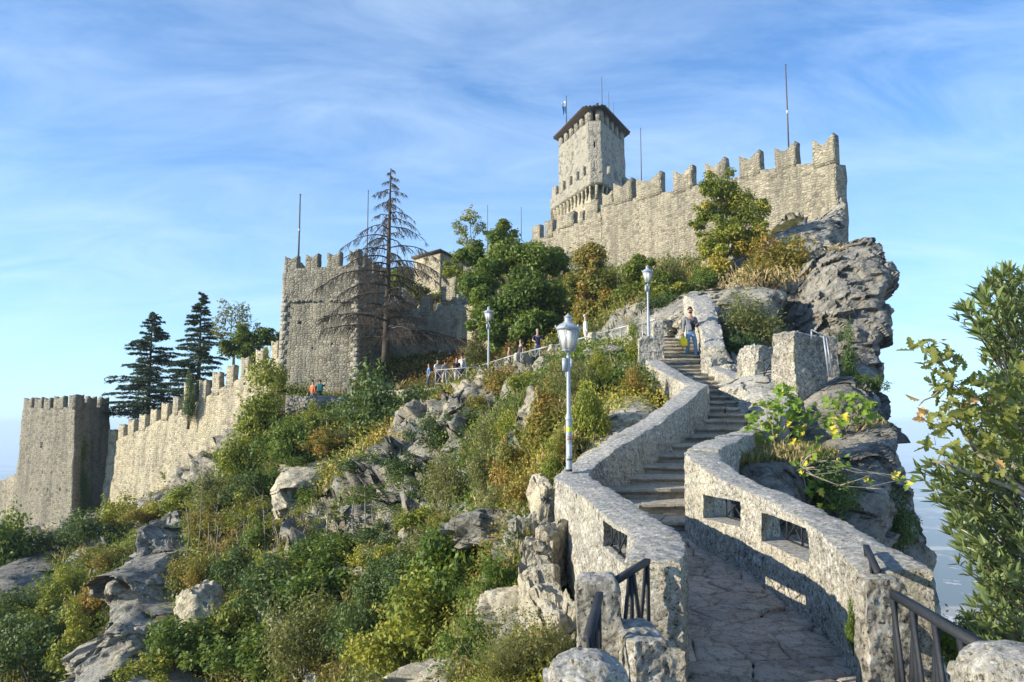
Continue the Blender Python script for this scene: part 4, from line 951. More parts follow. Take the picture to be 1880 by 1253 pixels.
block('stone_post', 'dark pitted stone post at the near end of the left railing', 1063, 1146, 1064, 1330, 4.9, .26, rz=-.05, amp=.014, seed=15, cat='post', n=44, mat='pitted')
block('stone_post', 'pitted stone post beside the near end of the right parapet', 1600, 1682, 1062, 1330, 5.25, .20, rz=.04, amp=.014, seed=16, cat='post', n=44, mat='pitted')
block('stone_block', 'low stone kerb block at the bottom edge, right of the rounded boulder', 1150, 1236, 1182, 1300, 4.6, .7, rz=.1, amp=.025, seed=17, n=26)
def boulder(label, px, py, D, r, seed, mat='parapet', sq=(1, 1, .8), amp=.22, fs=1.1, n=40, name='boulder', group=None, z=None):
    a = np.linspace(0, math.pi, n); b = np.arange(2 * n) * math.pi / n
    Aa, Bb = np.meshgrid(a, b, indexing='ij'); d = np.stack([np.sin(Aa) * np.cos(Bb), np.sin(Aa) * np.sin(Bb), np.cos(Aa)], -1).reshape(-1, 3)
    dd = np.sign(d) * np.abs(d) ** .8; k = 1 + amp * .6 * ridged(d * fs + seed * 3.3, 4) + amp * .35 * fbm(d * fs * 5 + seed, 4) + fracture(d, d, .75, amp * .9, seed) + fracture(d, d, .3, amp * .3, seed + 2)
    V = dd * k[:, None] * r * np.array(sq); i = np.arange(len(V)).reshape(n, 2 * n); j = np.roll(i, -1, 1)
    o = link(name, mk(name, V, [np.stack([i[:-1], i[1:], j[1:], j[:-1]], -1).reshape(-1, 4)], smooth=50), None, M[mat]); o.location = P(px, py, D); 
    return tag(o, label, 'rock', group)
boulder('rounded pitted boulder at the bottom edge left of the path', 1078, 1262, 3.4, .17, 1, amp=.06, n=70)
boulder('white lichened boulder in the bottom right corner', 1862, 1262, 3.4, .21, 2, amp=.06, n=70)
# rocks in the slope below the left parapet
boulder('big smooth boulder low on the slope below the left parapet', 952, 1128, 10.6, .48, 3, 'rock_tan', (1.1, .8, .7), .2)
block('rock_slab', 'upright grey rock slab wedged against the outside of the lamp bend', 984, 1016, 893, 1040, 11.9, 1.0, rz=.2, mat='rock_tan', taper=.15, amp=.07, seed=31)
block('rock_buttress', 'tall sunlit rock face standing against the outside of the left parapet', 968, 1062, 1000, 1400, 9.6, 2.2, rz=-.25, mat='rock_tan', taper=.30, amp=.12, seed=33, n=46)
block('rock_buttress', 'pale jutting rock foot under the sunlit rock face, above the rounded boulder', 975, 1068, 1110, 1500, 7.6, 1.6, rz=.2, mat='rock_tan', taper=.3, amp=.09, seed=36, n=40)
cliff('rocky_outcrop', 'broken grey outcrop left of the rock face below the parapet', lev([
  (1180,900,990,9,13,10.6),(1120,915,1000,9.6,13.5,11.2),(1050,925,1000,10.6,14,12.2),(990,940,1000,11.8,14.5,13.2),(960,950,990,12.8,14.8,13.8)]), 25, amp=.28, fs=.9, lay=.5, mat='rock', cat='rock')
cliff('rocky_outcrop', 'pale rock wall left of the climbing parapet, under the yellow shrub', lev([
  (880,1050,1120,15,18.5,16.2),(840,1052,1180,15.2,19.5,17),(800,1055,1205,16,20.5,18),(765,1075,1205,17,21.5,19),(745,1100,1200,18.5,22,20),(732,1130,1190,19.5,22,20.6)]), 27, amp=.22, fs=.7, lay=.6, mat='rock_tan', cat='rock')
cliff('rock_cliff', 'long diagonal grey cliff band under the people on the path', lev([
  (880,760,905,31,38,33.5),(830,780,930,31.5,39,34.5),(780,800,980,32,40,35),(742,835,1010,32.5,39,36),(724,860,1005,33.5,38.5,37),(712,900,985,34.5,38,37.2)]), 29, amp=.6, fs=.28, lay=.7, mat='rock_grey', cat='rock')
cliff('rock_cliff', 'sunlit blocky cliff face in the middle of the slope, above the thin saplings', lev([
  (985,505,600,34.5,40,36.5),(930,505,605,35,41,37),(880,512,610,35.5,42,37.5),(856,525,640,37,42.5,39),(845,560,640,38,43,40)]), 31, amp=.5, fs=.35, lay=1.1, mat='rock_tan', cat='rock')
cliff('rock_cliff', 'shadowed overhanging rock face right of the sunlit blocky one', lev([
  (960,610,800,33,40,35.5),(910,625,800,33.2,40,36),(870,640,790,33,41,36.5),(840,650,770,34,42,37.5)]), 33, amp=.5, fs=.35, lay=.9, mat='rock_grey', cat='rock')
cliff('rock_cliff', 'pale grey smooth cliff at the lower left with yellow streaks', lev([
  (1300,90,430,25.0,36,28.0),(1230,130,410,26.5,37,29.5),(1170,150,350,28.5,38,31),(1120,205,365,29.5,39,32.5),(1060,200,330,32,41,35),(1010,255,345,34,43,37),(965,262,318,37,44,39.5)]), 35, nang=220, amp=1.05, fs=.3, lay=.8, mat='rock', cat='rock', dip=(-.7, .1))
cliff('rock_cliff', 'rounded grey rock face at the far left edge under the corner tower', lev([
  (1200,-60,90,36,48,38.5),(1130,-60,100,37.5,49,40),(1080,-60,108,39.5,50,42),(1045,-20,104,42,51,44.5),(1020,45,98,45,52,47.5)]), 37, amp=.5, fs=.3, lay=1.2, mat='rock_grey', cat='rock')
boulder('small pale rock outcrop peeping through the bushes below the thin saplings', 370, 1130, 30, 1.0, 5, 'rock_tan', (.8, .8, 1.1), .16)
boulder('pale rocks at the bottom edge left of the dry bush', 855, 1250, 11.5, .5, 6, 'rock_tan', (1.6, .9, .5), .3)
boulder('lichened rock shelf on the slope above the round green shrub', 905, 972, 18.2, .6, 7, 'rock', (1.6, .8, .6), .26)
boulder('dark rock knob on the slope below the lamp bend of the parapet', 968, 1040, 12.2, .45, 8, 'rock', (.8, .8, 1.2), .4)
boulder('small grey rock on the bank below the path railing', 1110, 665, 26, .5, 9, 'rock', (1.2, .8, .8), .35)
# terrace wall
tw = [P(524, 726, 47), P(641, 727, 46)]
curtain('low grey terrace wall below the couple in orange and green', tw, [], thick=.5, zb=[-1.2, -1.2], nu=40, nw=8, mat='terr_wall', rooth='terrace_wall', cat='wall', amp=.03)
tb = MB().box((P(584, 745, 49).x, 49.2, P(582, 726, 47).z - 1.2), (3.6, 4.2, .9)); tag(tb.build('terrace_ground', M['bed'], None), kind='structure')
# haze
HB = MB().box((0, 19500, (VZ - 61 + 42) / 2), (60500, 51800, 42 - (VZ - 61))); 
m, nt = newmat('haze_air')
pv = nd(nt, 'ShaderNodeVolumePrincipled', {'Color': (.66, .82, 1., 1), 'Density': .00021, 'Anisotropy': 0.})
nd(nt, 'ShaderNodeOutputMaterial', {1: pv.outputs[0]})
tag(HB.build('haze', m), kind='stuff')
# ------------------------------------------------------------------ vegetation
def rand_unit(n, g): v = g.normal(size=(n, 3)); return v / np.linalg.norm(v, axis=1)[:, None]
def leafcloud(C, size, g, out=None, wid=.5, up=.5, droop=0., jit=.8):
    """a folded leaf at every centre"""
    n = len(C); size = np.broadcast_to(size, (n,)) * g.uniform(.7, 1.3, n)
    nr = rand_unit(n, g) * jit + np.array([0, 0, up]);
    if out is not None: nr = nr + out * .6
    nr /= np.linalg.norm(nr, axis=1)[:, None] + 1e-9
    ax = np.cross(nr, rand_unit(n, g)); ax[:, 2] -= droop; ax /= np.linalg.norm(ax, axis=1)[:, None] + 1e-9
    sd = np.cross(nr, ax); sd /= np.linalg.norm(sd, axis=1)[:, None] + 1e-9
    s = size[:, None]
    V = np.stack([C - ax * s * .5, C + sd * s * wid * .5 + nr * s * .08, C + ax * s * .5, C - sd * s * wid * .5 + nr * s * .08], 1).reshape(-1, 3)
    return V, np.arange(4 * n).reshape(n, 4)
def lumps_crown(L, Rr, n, size, g, tbase=.5, tvar=.3, fill=.55, up=.5, wid=.5, sq=.8):
    """leaves spread through lumps (centre L, radius Rr); returns V, F, tint"""
    L = np.asarray(L, float); Rr = np.asarray(Rr, float); p = Rr ** 2; p /= p.sum()
    k = g.choice(len(L), n, p=p); d = rand_unit(n, g); rad = (fill + (1 - fill) * g.random(n) ** .6)
    # ragged outline: push some directions in or out
    rag = 1 + .35 * fbm(d * 2.2 + k[:, None] * 3.1, 3) + .12 * g.normal(size=n)
    C = L[k] + d * (rad * rag * Rr[k])[:, None] * np.array([1, 1, sq])
    lt = g.uniform(-tvar, tvar, len(L)); t = np.clip(tbase + lt[k] + g.normal(size=n) * .11, 0, 1)
    V, Fq = leafcloud(C, size, g, d, wid, up)
    return V, Fq, np.repeat(t, 4)
_bm = {}
def bush_proto(kind, mat, var):
    key = (kind, mat, var)
    if key in _bm: return _bm[key]
    g = np.random.default_rng(hash(key[0]) % 1 + var * 101 + len(kind) * 7)
    K = {'round': 16, 'tall': 14, 'wild': 20, 'ivy': 12}[kind]
    L = []; Rr = []
    for i in range(K):
        d = rand_unit(1, g)[0]; d[2] = abs(d[2]) * (1.0 if kind != 'tall' else 1.3); r = g.uniform(.25, .78)
        c = d * r * np.array([1, 1, .9]) + [0, 0, .08]
        if kind == 'tall': c *= [.62, .62, 1.25]
        if kind == 'wild': c *= [1.15, 1.15, .7]; c[2] += g.uniform(0, .35)
        L.append(c); Rr.append(g.uniform(.22, .42) * (.85 if kind == 'wild' else 1))
    n = {'round': 4200, 'tall': 3600, 'wild': 3600, 'ivy': 1500}[kind]
    lsz = {'leaf_dark': .075, 'leaf_olive': .068, 'leaf_autumn': .085, 'leaf_yellow': .092, 'leaf_green': .10}[mat]
    n = int(n * (.09 / lsz) ** 1.3)
    V, Fq, t = lumps_crown(L, Rr, n, lsz, g, .45, .25, fill=.35, wid=.5 if mat != 'leaf_olive' else .35)
    # loose sprays sticking out of the outline
    m_ = 26; S = MB(); lv = []; lt = []
    for i in range(m_):
        c = np.array(L[i % K]); d = c / (np.linalg.norm(c) + 1e-6) + g.normal(size=3) * .35 + [0, 0, .35]; d /= np.linalg.norm(d); Ls = g.uniform(.3, .55)
        for s in np.linspace(.35, 1, 12): lv.append(c + d * Ls * s + g.normal(size=3) * .03); lt.append(.5 + g.normal() * .2)
    V2, F2 = leafcloud(np.array(lv), .085, g)
    mb = MB().add(V, Fq, t).add(V2, F2, np.repeat(np.clip(lt, 0, 1), 4))
    crown = mb.mesh('foliage', tint=True); crown.materials.append(M[mat])
    st = MB()
    for c in L[:10]:
        p0 = np.array([g.normal() * .05, g.normal() * .05, -.35]); md = (p0 + c) / 2 + g.normal(size=3) * .06
        st.tube([p0, md, c], [.022, .014, .006], 4)
    stem = st.mesh('stems'); stem.materials.append(M['bark'])
    _bm[key] = (crown, stem); return _bm[key]
_bi = [0]; BS = 1.22
def bush(px, py, rx, ry, label, mat='leaf_green', kind='round', group=None, D=None, name='shrub', cat='shrub', stuffname=None, sink=0.):
    """shrub filling the photo ellipse px±rx, py±ry, rooted on the hillside"""
    _bi[0] += 1; v = _bi[0] % 3
    if D is None:
        h = hit(px, py + ry * .75); D = h.y - rx * h.y / F * .15
    B_ = BS * (1.2 if py > 1000 and px < 940 else 1.); sc = rx * D / F * B_; sz = ry * D / F * (B_ * .95)
    crown, stem = bush_proto(kind, mat, v)
    o = empty(name, P(px, py + ry * .55, D), label, cat, group, rz=random.uniform(0, 6.28)); o.scale = (sc, sc, sz * 1.35)
    link('foliage', crown, o); link('stems', stem, o)
    return o
SH = 'shrubs scattered over the rocky hillside'
for row in [
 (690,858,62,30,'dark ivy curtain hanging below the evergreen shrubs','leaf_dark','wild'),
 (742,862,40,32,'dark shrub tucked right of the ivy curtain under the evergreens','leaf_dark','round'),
 (640,1012,46,28,'low green brush at the foot of the palm-like saplings','leaf_green','wild'),
 (590,1015,44,30,'green brush below the sunlit blocky cliff, right half','leaf_green','wild'),
 (535,1025,48,30,'yellowish brush below the sunlit blocky cliff, left half','leaf_yellow','wild'),
 (695,1030,40,28,'yellow-green brush above the dark ivy clump','leaf_yellow','wild'),
 (755,1055,48,40,'dark green shrub left of the large round green one','leaf_dark','round'),
 (790,1005,44,32,'olive shrub above-left of the large round green one','leaf_olive','wild'),
 (825,962,38,24,'ochre tufts just left of the rock shelf','leaf_autumn','wild'),
 (478,985,40,34,'green shrub among the thin bare saplings','leaf_green','tall'),
 (438,955,40,34,'yellow shrub among the leftmost thin saplings','leaf_yellow','tall'),
 (376,965,40,30,'ochre shrub beside the top of the smooth grey cliff','leaf_autumn','wild'),
 (165,1110,40,38,'rusty shrub between the left-edge rock face and smooth grey cliff','leaf_autumn','round'),
 (85,1140,46,30,'yellow-green brush below the left-edge rock face','leaf_yellow','wild'),
 (25,1130,34,40,'dark green brush at the left edge under the rock face','leaf_dark','wild'),
 (232,1130,26,22,'small olive shrub rooted on the smooth grey cliff','leaf_olive','wild'),
 (930,785,40,34,'olive-yellow shrub below the long diagonal cliff band','leaf_yellow','round'),
 (898,742,36,24,'ochre tuft on the upper edge of the diagonal cliff band','leaf_autumn','wild'),
 (962,706,34,24,'yellowish brush under the path railing, left part','leaf_yellow','wild'),
 (1008,862,32,34,'golden shrub just left of the nearest lamp foot','leaf_yellow','tall'),
 (1042,812,30,30,'rust-tinted shrub directly behind the nearest lamp shaft','leaf_autumn','round'),
 (560,915,26,20,'tuft of green growing on the face of the sunlit blocky cliff','leaf_green','wild'),
 (770,905,34,26,'dark brush at the foot of the shadowed rock face','leaf_dark','wild'),
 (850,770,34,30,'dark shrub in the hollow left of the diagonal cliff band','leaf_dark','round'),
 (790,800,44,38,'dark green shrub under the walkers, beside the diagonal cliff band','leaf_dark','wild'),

 (22,1010,52,55,'bushy green shrub at the left edge below the wall off the corner tower','leaf_green','round'),
 (100,995,38,26,'low dark shrub at the foot of the corner tower, left side','leaf_dark','wild'),
 (165,972,52,34,'dark green shrub against the base of the corner tower','leaf_dark','round'),
 (215,950,44,42,'yellow-green shrub at the junction of corner tower and curtain wall','leaf_yellow','round'),
 (60,1195,70,62,'dark shrub low in the left corner of the hillside','leaf_dark','wild'),
 (140,1205,46,52,'yellowish weeds standing between the dark corner shrub and the smooth grey cliff','leaf_yellow','tall'),
 (118,1085,30,36,'small yellow shrub growing between the two grey cliffs at the left','leaf_yellow','round'),
 (190,1030,40,22,'ochre low shrub above the smooth grey cliff','leaf_autumn','wild'),
 (280,950,52,26,'ochre brush on the crest below the curtain wall','leaf_autumn','wild'),
 (345,918,55,32,'yellow brush on the crest below the curtain wall, next to the ochre one','leaf_yellow','wild'),
 (400,900,48,48,'olive shrub on the crest where it meets the curtain wall','leaf_olive','round'),
 (435,845,46,52,'yellow-green shrub in front of the upper end of the curtain wall','leaf_yellow','round'),
 (468,770,62,70,'largest yellow-green shrub, before the curtain wall left of the square tower','leaf_yellow','tall'),
 (508,698,24,30,'bright yellow shrub top against the left foot of the square tower','leaf_yellow','tall'),
 (520,812,58,52,'dark green shrub under the terrace wall, left end','leaf_green','round'),
 (572,775,22,24,'young bright sapling bush standing before the grey terrace wall','leaf_yellow','tall'),
 (498,880,34,32,'glossy green ivy clump hanging beside the sunlit blocky cliff','leaf_green','round'),
 (455,905,46,40,'dark green shrub behind the bare saplings','leaf_dark','wild'),
 (610,815,48,26,'brown low brush on the crest right of the dark terrace shrub','leaf_autumn','wild'),
 (560,850,28,18,'small green tuft on the brow above the sunlit blocky cliff','leaf_green','wild'),
 (878,650,34,46,'olive shrub just left of the farthest lamp','leaf_olive','tall'),
 (925,700,44,34,'ochre shrub at the foot of the farthest lamp','leaf_autumn','round'),
 (978,666,16,12,'little green shrub hanging over the path railing','leaf_green','wild'),
 (828,890,52,64,'olive-brown shrub left of the autumn ones above the rock shelf','leaf_olive','round'),
 (890,870,50,58,'olive-green shrub between the dark cliff band and the autumn shrubs','leaf_olive','tall'),
 (955,850,52,58,'ochre autumn shrub left of the nearest lamp post','leaf_autumn','round'),
 (1000,790,62,66,'yellow-orange shrub behind the nearest lamp post','leaf_autumn','tall'),
 (1085,755,46,62,'yellow-green shrub right of the nearest lamp post','leaf_yellow','round'),
 (1050,700,48,50,'olive shrub between the nearest lantern and the path railing','leaf_olive','wild'),
 (1100,680,34,30,'yellow shrub below the path railing, right of the nearest lantern','leaf_yellow','tall'),
 (1168,650,24,36,'yellow-green weed clump beside the pebbly lamp block','leaf_yellow','tall'),
 (1165,705,28,34,'orange weed clump against the outside of the upper parapet','leaf_autumn','tall'),
 (975,915,44,46,'reddish autumn shrub above the lamp bend of the parapet','leaf_autumn','wild'),
 (915,930,40,34,'small olive shrub over the rock shelf','leaf_olive','wild'),
 (850,1030,78,72,'large round bright green shrub in the middle of the slope','leaf_green','round'),
 (905,1085,40,46,'green shrub at the right flank of the large round one','leaf_green','wild'),
 (800,1130,88,72,'large yellow-green shrub in front of the round green one','leaf_yellow','round'),
 (735,1205,66,56,'yellow-green shrub at the bottom edge under the large one','leaf_yellow','wild'),
 (880,1190,52,46,'bright green shrub at the bottom, left of the dry bush','leaf_green','wild'),
 (700,1075,50,46,'dark ivy clump below the rock shelf','leaf_dark','round'),
 (612,1070,70,48,'pale-leaved green shrub in the centre of the slope','leaf_green','round'),
 (520,1090,66,54,'dark green shrub left of the pale-leaved one','leaf_dark','round'),
 (560,1180,72,68,'big olive-green shrub at the bottom centre-left','leaf_olive','round'),
 (650,1165,48,50,'dark green undershrub between the olive and yellow-green ones','leaf_dark','wild'),
 (470,1215,58,46,'bright green shrub at the bottom edge left of the olive one','leaf_green','wild'),
 (420,1150,48,42,'yellow-green shrub behind the bottom-edge green one','leaf_yellow','wild'),
 (340,1185,62,50,'lush green shrub at the foot of the smooth grey cliff','leaf_green','wild'),
 (290,1235,48,30,'yellow-leaved shrub low against the smooth grey cliff','leaf_yellow','wild'),
 (430,1060,48,40,'dark green shrub right of the pale outcrop','leaf_dark','wild'),
 (350,1060,34,34,'ochre shrub above the pale outcrop','leaf_autumn','wild'),
 (780,960,52,30,'low yellow-green brush under the shadowed rock face','leaf_yellow','wild'),
 (695,985,58,28,'dark brush below the young trees of heaven','leaf_dark','wild'),
 (1020,1190,30,40,'thin dry shrub at the foot of the rock face','leaf_olive','wild'),
]:
    bush(*row[:4], row[4], row[5], row[6], group=SH)
# big dark shrubs before the square tower
bush(700,752,80,84,'tallest dark evergreen shrub, in front of the foot of the square tower','leaf_dark','round',D=41.2,group='evergreen shrubs by the square tower')
bush(768,762,52,54,'dark evergreen shrub between the tallest one and the group of walkers','leaf_dark','round',D=41.5,group='evergreen shrubs by the square tower')
bush(664,800,50,44,'grey-green shrub below the tallest evergreen','leaf_olive','round',D=39.6,group='evergreen shrubs by the square tower')
bush(745,800,70,50,'shadowy dark shrub under the evergreen pair','leaf_dark','round',D=39.2,group='evergreen shrubs by the square tower')
# shrubs on the right-hand rocks
RS = 'shrubs on the rocks right of the stairs'
bush(1385,592,80,58,'grey-green shrub growing on the slab right of the man','leaf_olive','round',D=27.5,group=RS)
bush(1355,640,42,40,'dark lower lobe of shrub left of the jagged rock','leaf_dark','round',D=26,group=RS)
bush(1300,512,32,24,'bright green shrub at the left foot of the tree against the wall','leaf_green','round',D=38,group=RS)
bush(1430,478,72,54,'rust and green autumn shrub right of the tree against the wall','leaf_autumn','round',D=38.5,group=RS)
bush(1400,505,50,30,'orange low brush on the crest above the slab','leaf_autumn','wild',D=36.5,group=RS)
bush(1545,484,42,26,'brown dry brush on top of the overhanging cliff','leaf_autumn','wild',D=37,group=RS)
bush(1500,572,34,16,'dark green brush on a ledge of the overhanging cliff','leaf_dark','wild',D=33.5,group=RS)
bush(1545,632,24,32,'dark bush in a cleft of the overhanging cliff, right of the narrow pillar','leaf_dark','round',D=30.8,group=RS)
bush(1560,700,30,20,'dark trailing brush on the sloping rock below the narrow pillar','leaf_dark','wild',D=20,group=RS)
bush(1556,665,22,44,'dark shrub in the cleft behind the narrow pillar','leaf_dark','tall',D=24,group=RS)
bush(1592,708,32,26,'dark sprig standing out from the cliff edge against the sky','leaf_dark','wild',D=22,group=RS)
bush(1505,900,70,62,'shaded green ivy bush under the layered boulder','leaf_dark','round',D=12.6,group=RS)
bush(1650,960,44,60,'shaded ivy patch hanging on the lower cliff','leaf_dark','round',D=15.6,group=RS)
bush(1745,1175,62,62,'green leafy bush behind the right iron railing','leaf_green','round',D=6.6,group=RS)
bush(1566,1160,14,40,'small green weed between the right parapet and its post','leaf_green','tall',D=5.75,group=RS,name='weed',cat='weed')
bush(1235,500,34,34,'olive shrub at the base of the upper wall right of the middle lamp','leaf_olive','round',D=41,group=RS)
bush(1215,560,40,26,'dark green shrub right of the middle lamp pole','leaf_dark','wild',D=37,group=RS)
bush(347,742,17,42,'ivy cloak hanging over the battlements of the left curtain wall','leaf_dark','tall',D=62.0,name='ivy',cat='ivy')
bush(152,905,20,62,'dark ivy climbing in the angle of corner tower and wall','leaf_dark','tall',D=71.0,name='ivy',cat='ivy')
bush(308,872,14,11,'single tuft of green growing out of the left curtain wall','leaf_green','round',D=65.0,name='wall_plant',cat='plant')

def tree(label, base, lumps, n, size, mat, bark='bark', trunk_r=.18, group=None, tbase=.5, tvar=.3, name='broadleaf_tree', fill=.25, sparse=False, wid=.5, cat='tree'):
    """base point; lumps: list of (px,py,D,r_px)"""
    g = np.random.default_rng(len(label) * 13 + n)
    base = np.array(tuple(base)); L = []; Rr = []
    for px, py, D, r in lumps:
        c = np.array(tuple(P(px, py, D))) - base; R0 = r * D / F
        L.append(c); Rr.append(R0 * .9)
        for k in range(7):
            d = rand_unit(1, g)[0]; L.append(c + d * R0 * g.uniform(.7, 1.1)); Rr.append(R0 * g.uniform(.25, .5))
    V, Fq, t = lumps_crown(L, Rr, n, size, g, tbase, tvar, fill=fill, wid=wid)
    o = empty(name, tuple(base), label, cat, group)
    MB().add(V, Fq, t).build('crown', M[mat], o, tint=True)
    tr = MB(); mains = [np.array(tuple(P(px, py, D))) - base for px, py, D, r in lumps]
    cen = np.mean(mains, 0); fork = cen * np.array([.35, .35, .42])
    tr.tube([[0, 0, -.6], fork * .35 + g.normal(size=3) * .08, fork * .7 + g.normal(size=3) * .1, fork], [trunk_r * 1.25, trunk_r, trunk_r * .85, trunk_r * .75], 8)
    tr.build('trunk', M[bark], o, smooth=True)
    for c in mains:
        lb = MB(); md = (fork + c) / 2 + g.normal(size=3) * .25
        lb.tube([fork, md, c], [trunk_r * .6, trunk_r * .38, trunk_r * .14], 6)
        for k in range(6 if not sparse else 9):
            d = rand_unit(1, g)[0]; e = c + d * Rr[0] * g.uniform(.7, 1.15); s = md + (c - md) * g.uniform(.2, 1)
            lb.tube([s, (s + e) / 2 + g.normal(size=3) * .12, e], [trunk_r * .18, trunk_r * .1, trunk_r * .03], 4)
        lb.build('limb', M[bark], o, smooth=True)
    return o
BS = 1.1
TG = 'trees below the upper castle wall'
tree('big dense dark green tree left of the upper wall', P(965, 645, 47), [(880,520,49,42),(930,470,50,44),(985,475,49,42),(900,570,47,42),(955,545,46.5,46),(1010,540,47,40),(975,600,45.5,38),(910,610,46,30),(1020,480,50,30),(870,470,51,26)], 42000, .25, 'leaf_green', trunk_r=.28, group=TG, tbase=.48, tvar=.28)
tree('pointed green treetop rising behind the big dense tree', P(925, 480, 56), [(925,415,56,16),(918,435,56,26),(935,455,56,30)], 3500, .22, 'leaf_yellow', group=TG, tbase=.15)
tree('light feathery young tree with sparse leaves against the sky', P(868, 500, 54), [(862,395,54,16),(845,420,54,18),(878,415,54,16),(860,445,54,18)], 1500, .17, 'leaf_yellow', bark='bark_pale', trunk_r=.08, group=TG, tbase=.45, sparse=True)
tree('ochre and rust autumn tree between the green tree and middle lamp', P(1095, 610, 42), [(1085,470,44,34),(1060,520,43,30),(1105,520,42,36),(1125,560,41,30),(1075,570,42,28),(1150,590,40,22)], 20000, .20, 'leaf_autumn', trunk_r=.14, group=TG, tbase=.38)
tree('loose yellow-green tree directly behind the middle lamp', P(1190, 590, 39), [(1170,500,41,32),(1210,520,40,32),(1150,545,40,30),(1195,560,39,34),(1235,545,39,26)], 18000, .17, 'leaf_yellow', trunk_r=.12, group=TG, tbase=.32)
tree('crooked tree with dark limbs standing against the upper wall', P(1325, 525, 39.5), [(1325,345,41,32),(1355,370,41,36),(1305,385,41,26),(1380,395,40.5,32),(1335,425,40,36),(1300,450,40,26),(1370,450,40,34),(1320,485,39,30),(1395,425,40,22),(1285,410,41,16)], 21000, .16, 'leaf_yellow', bark='bark', trunk_r=.16, group=TG, tbase=.5, tvar=.4)
tree('green tree behind the shaded curtain wall and dead conifer', P(735, 580, 66), [(735,505,66,24),(755,530,66,26),(715,530,66,20)], 4500, .25, 'leaf_yellow', group=TG, tbase=.2)
tree('green tree beside the roofed turret', P(840, 560, 63), [(835,500,63,20),(850,520,62,22),(845,470,66,18)], 4000, .24, 'leaf_yellow', group=TG, tbase=.2)
TL = 'trees behind the left curtain wall'
tree('half-bare tree with thin twigs behind the left curtain wall', P(430, 700, 70), [(425,575,70,30),(405,610,70,22),(450,600,70,20)], 1300, .25, 'leaf_olive', bark='bark', trunk_r=.15, group=TL, sparse=True)
tree('low green tree reaching the left side of the square tower', P(470, 690, 68), [(445,620,68,24),(475,622,68,22),(500,620,68,18),(420,640,68,24),(460,645,68,26)], 8000, .26, 'leaf_green', group=TL, tbase=.3)

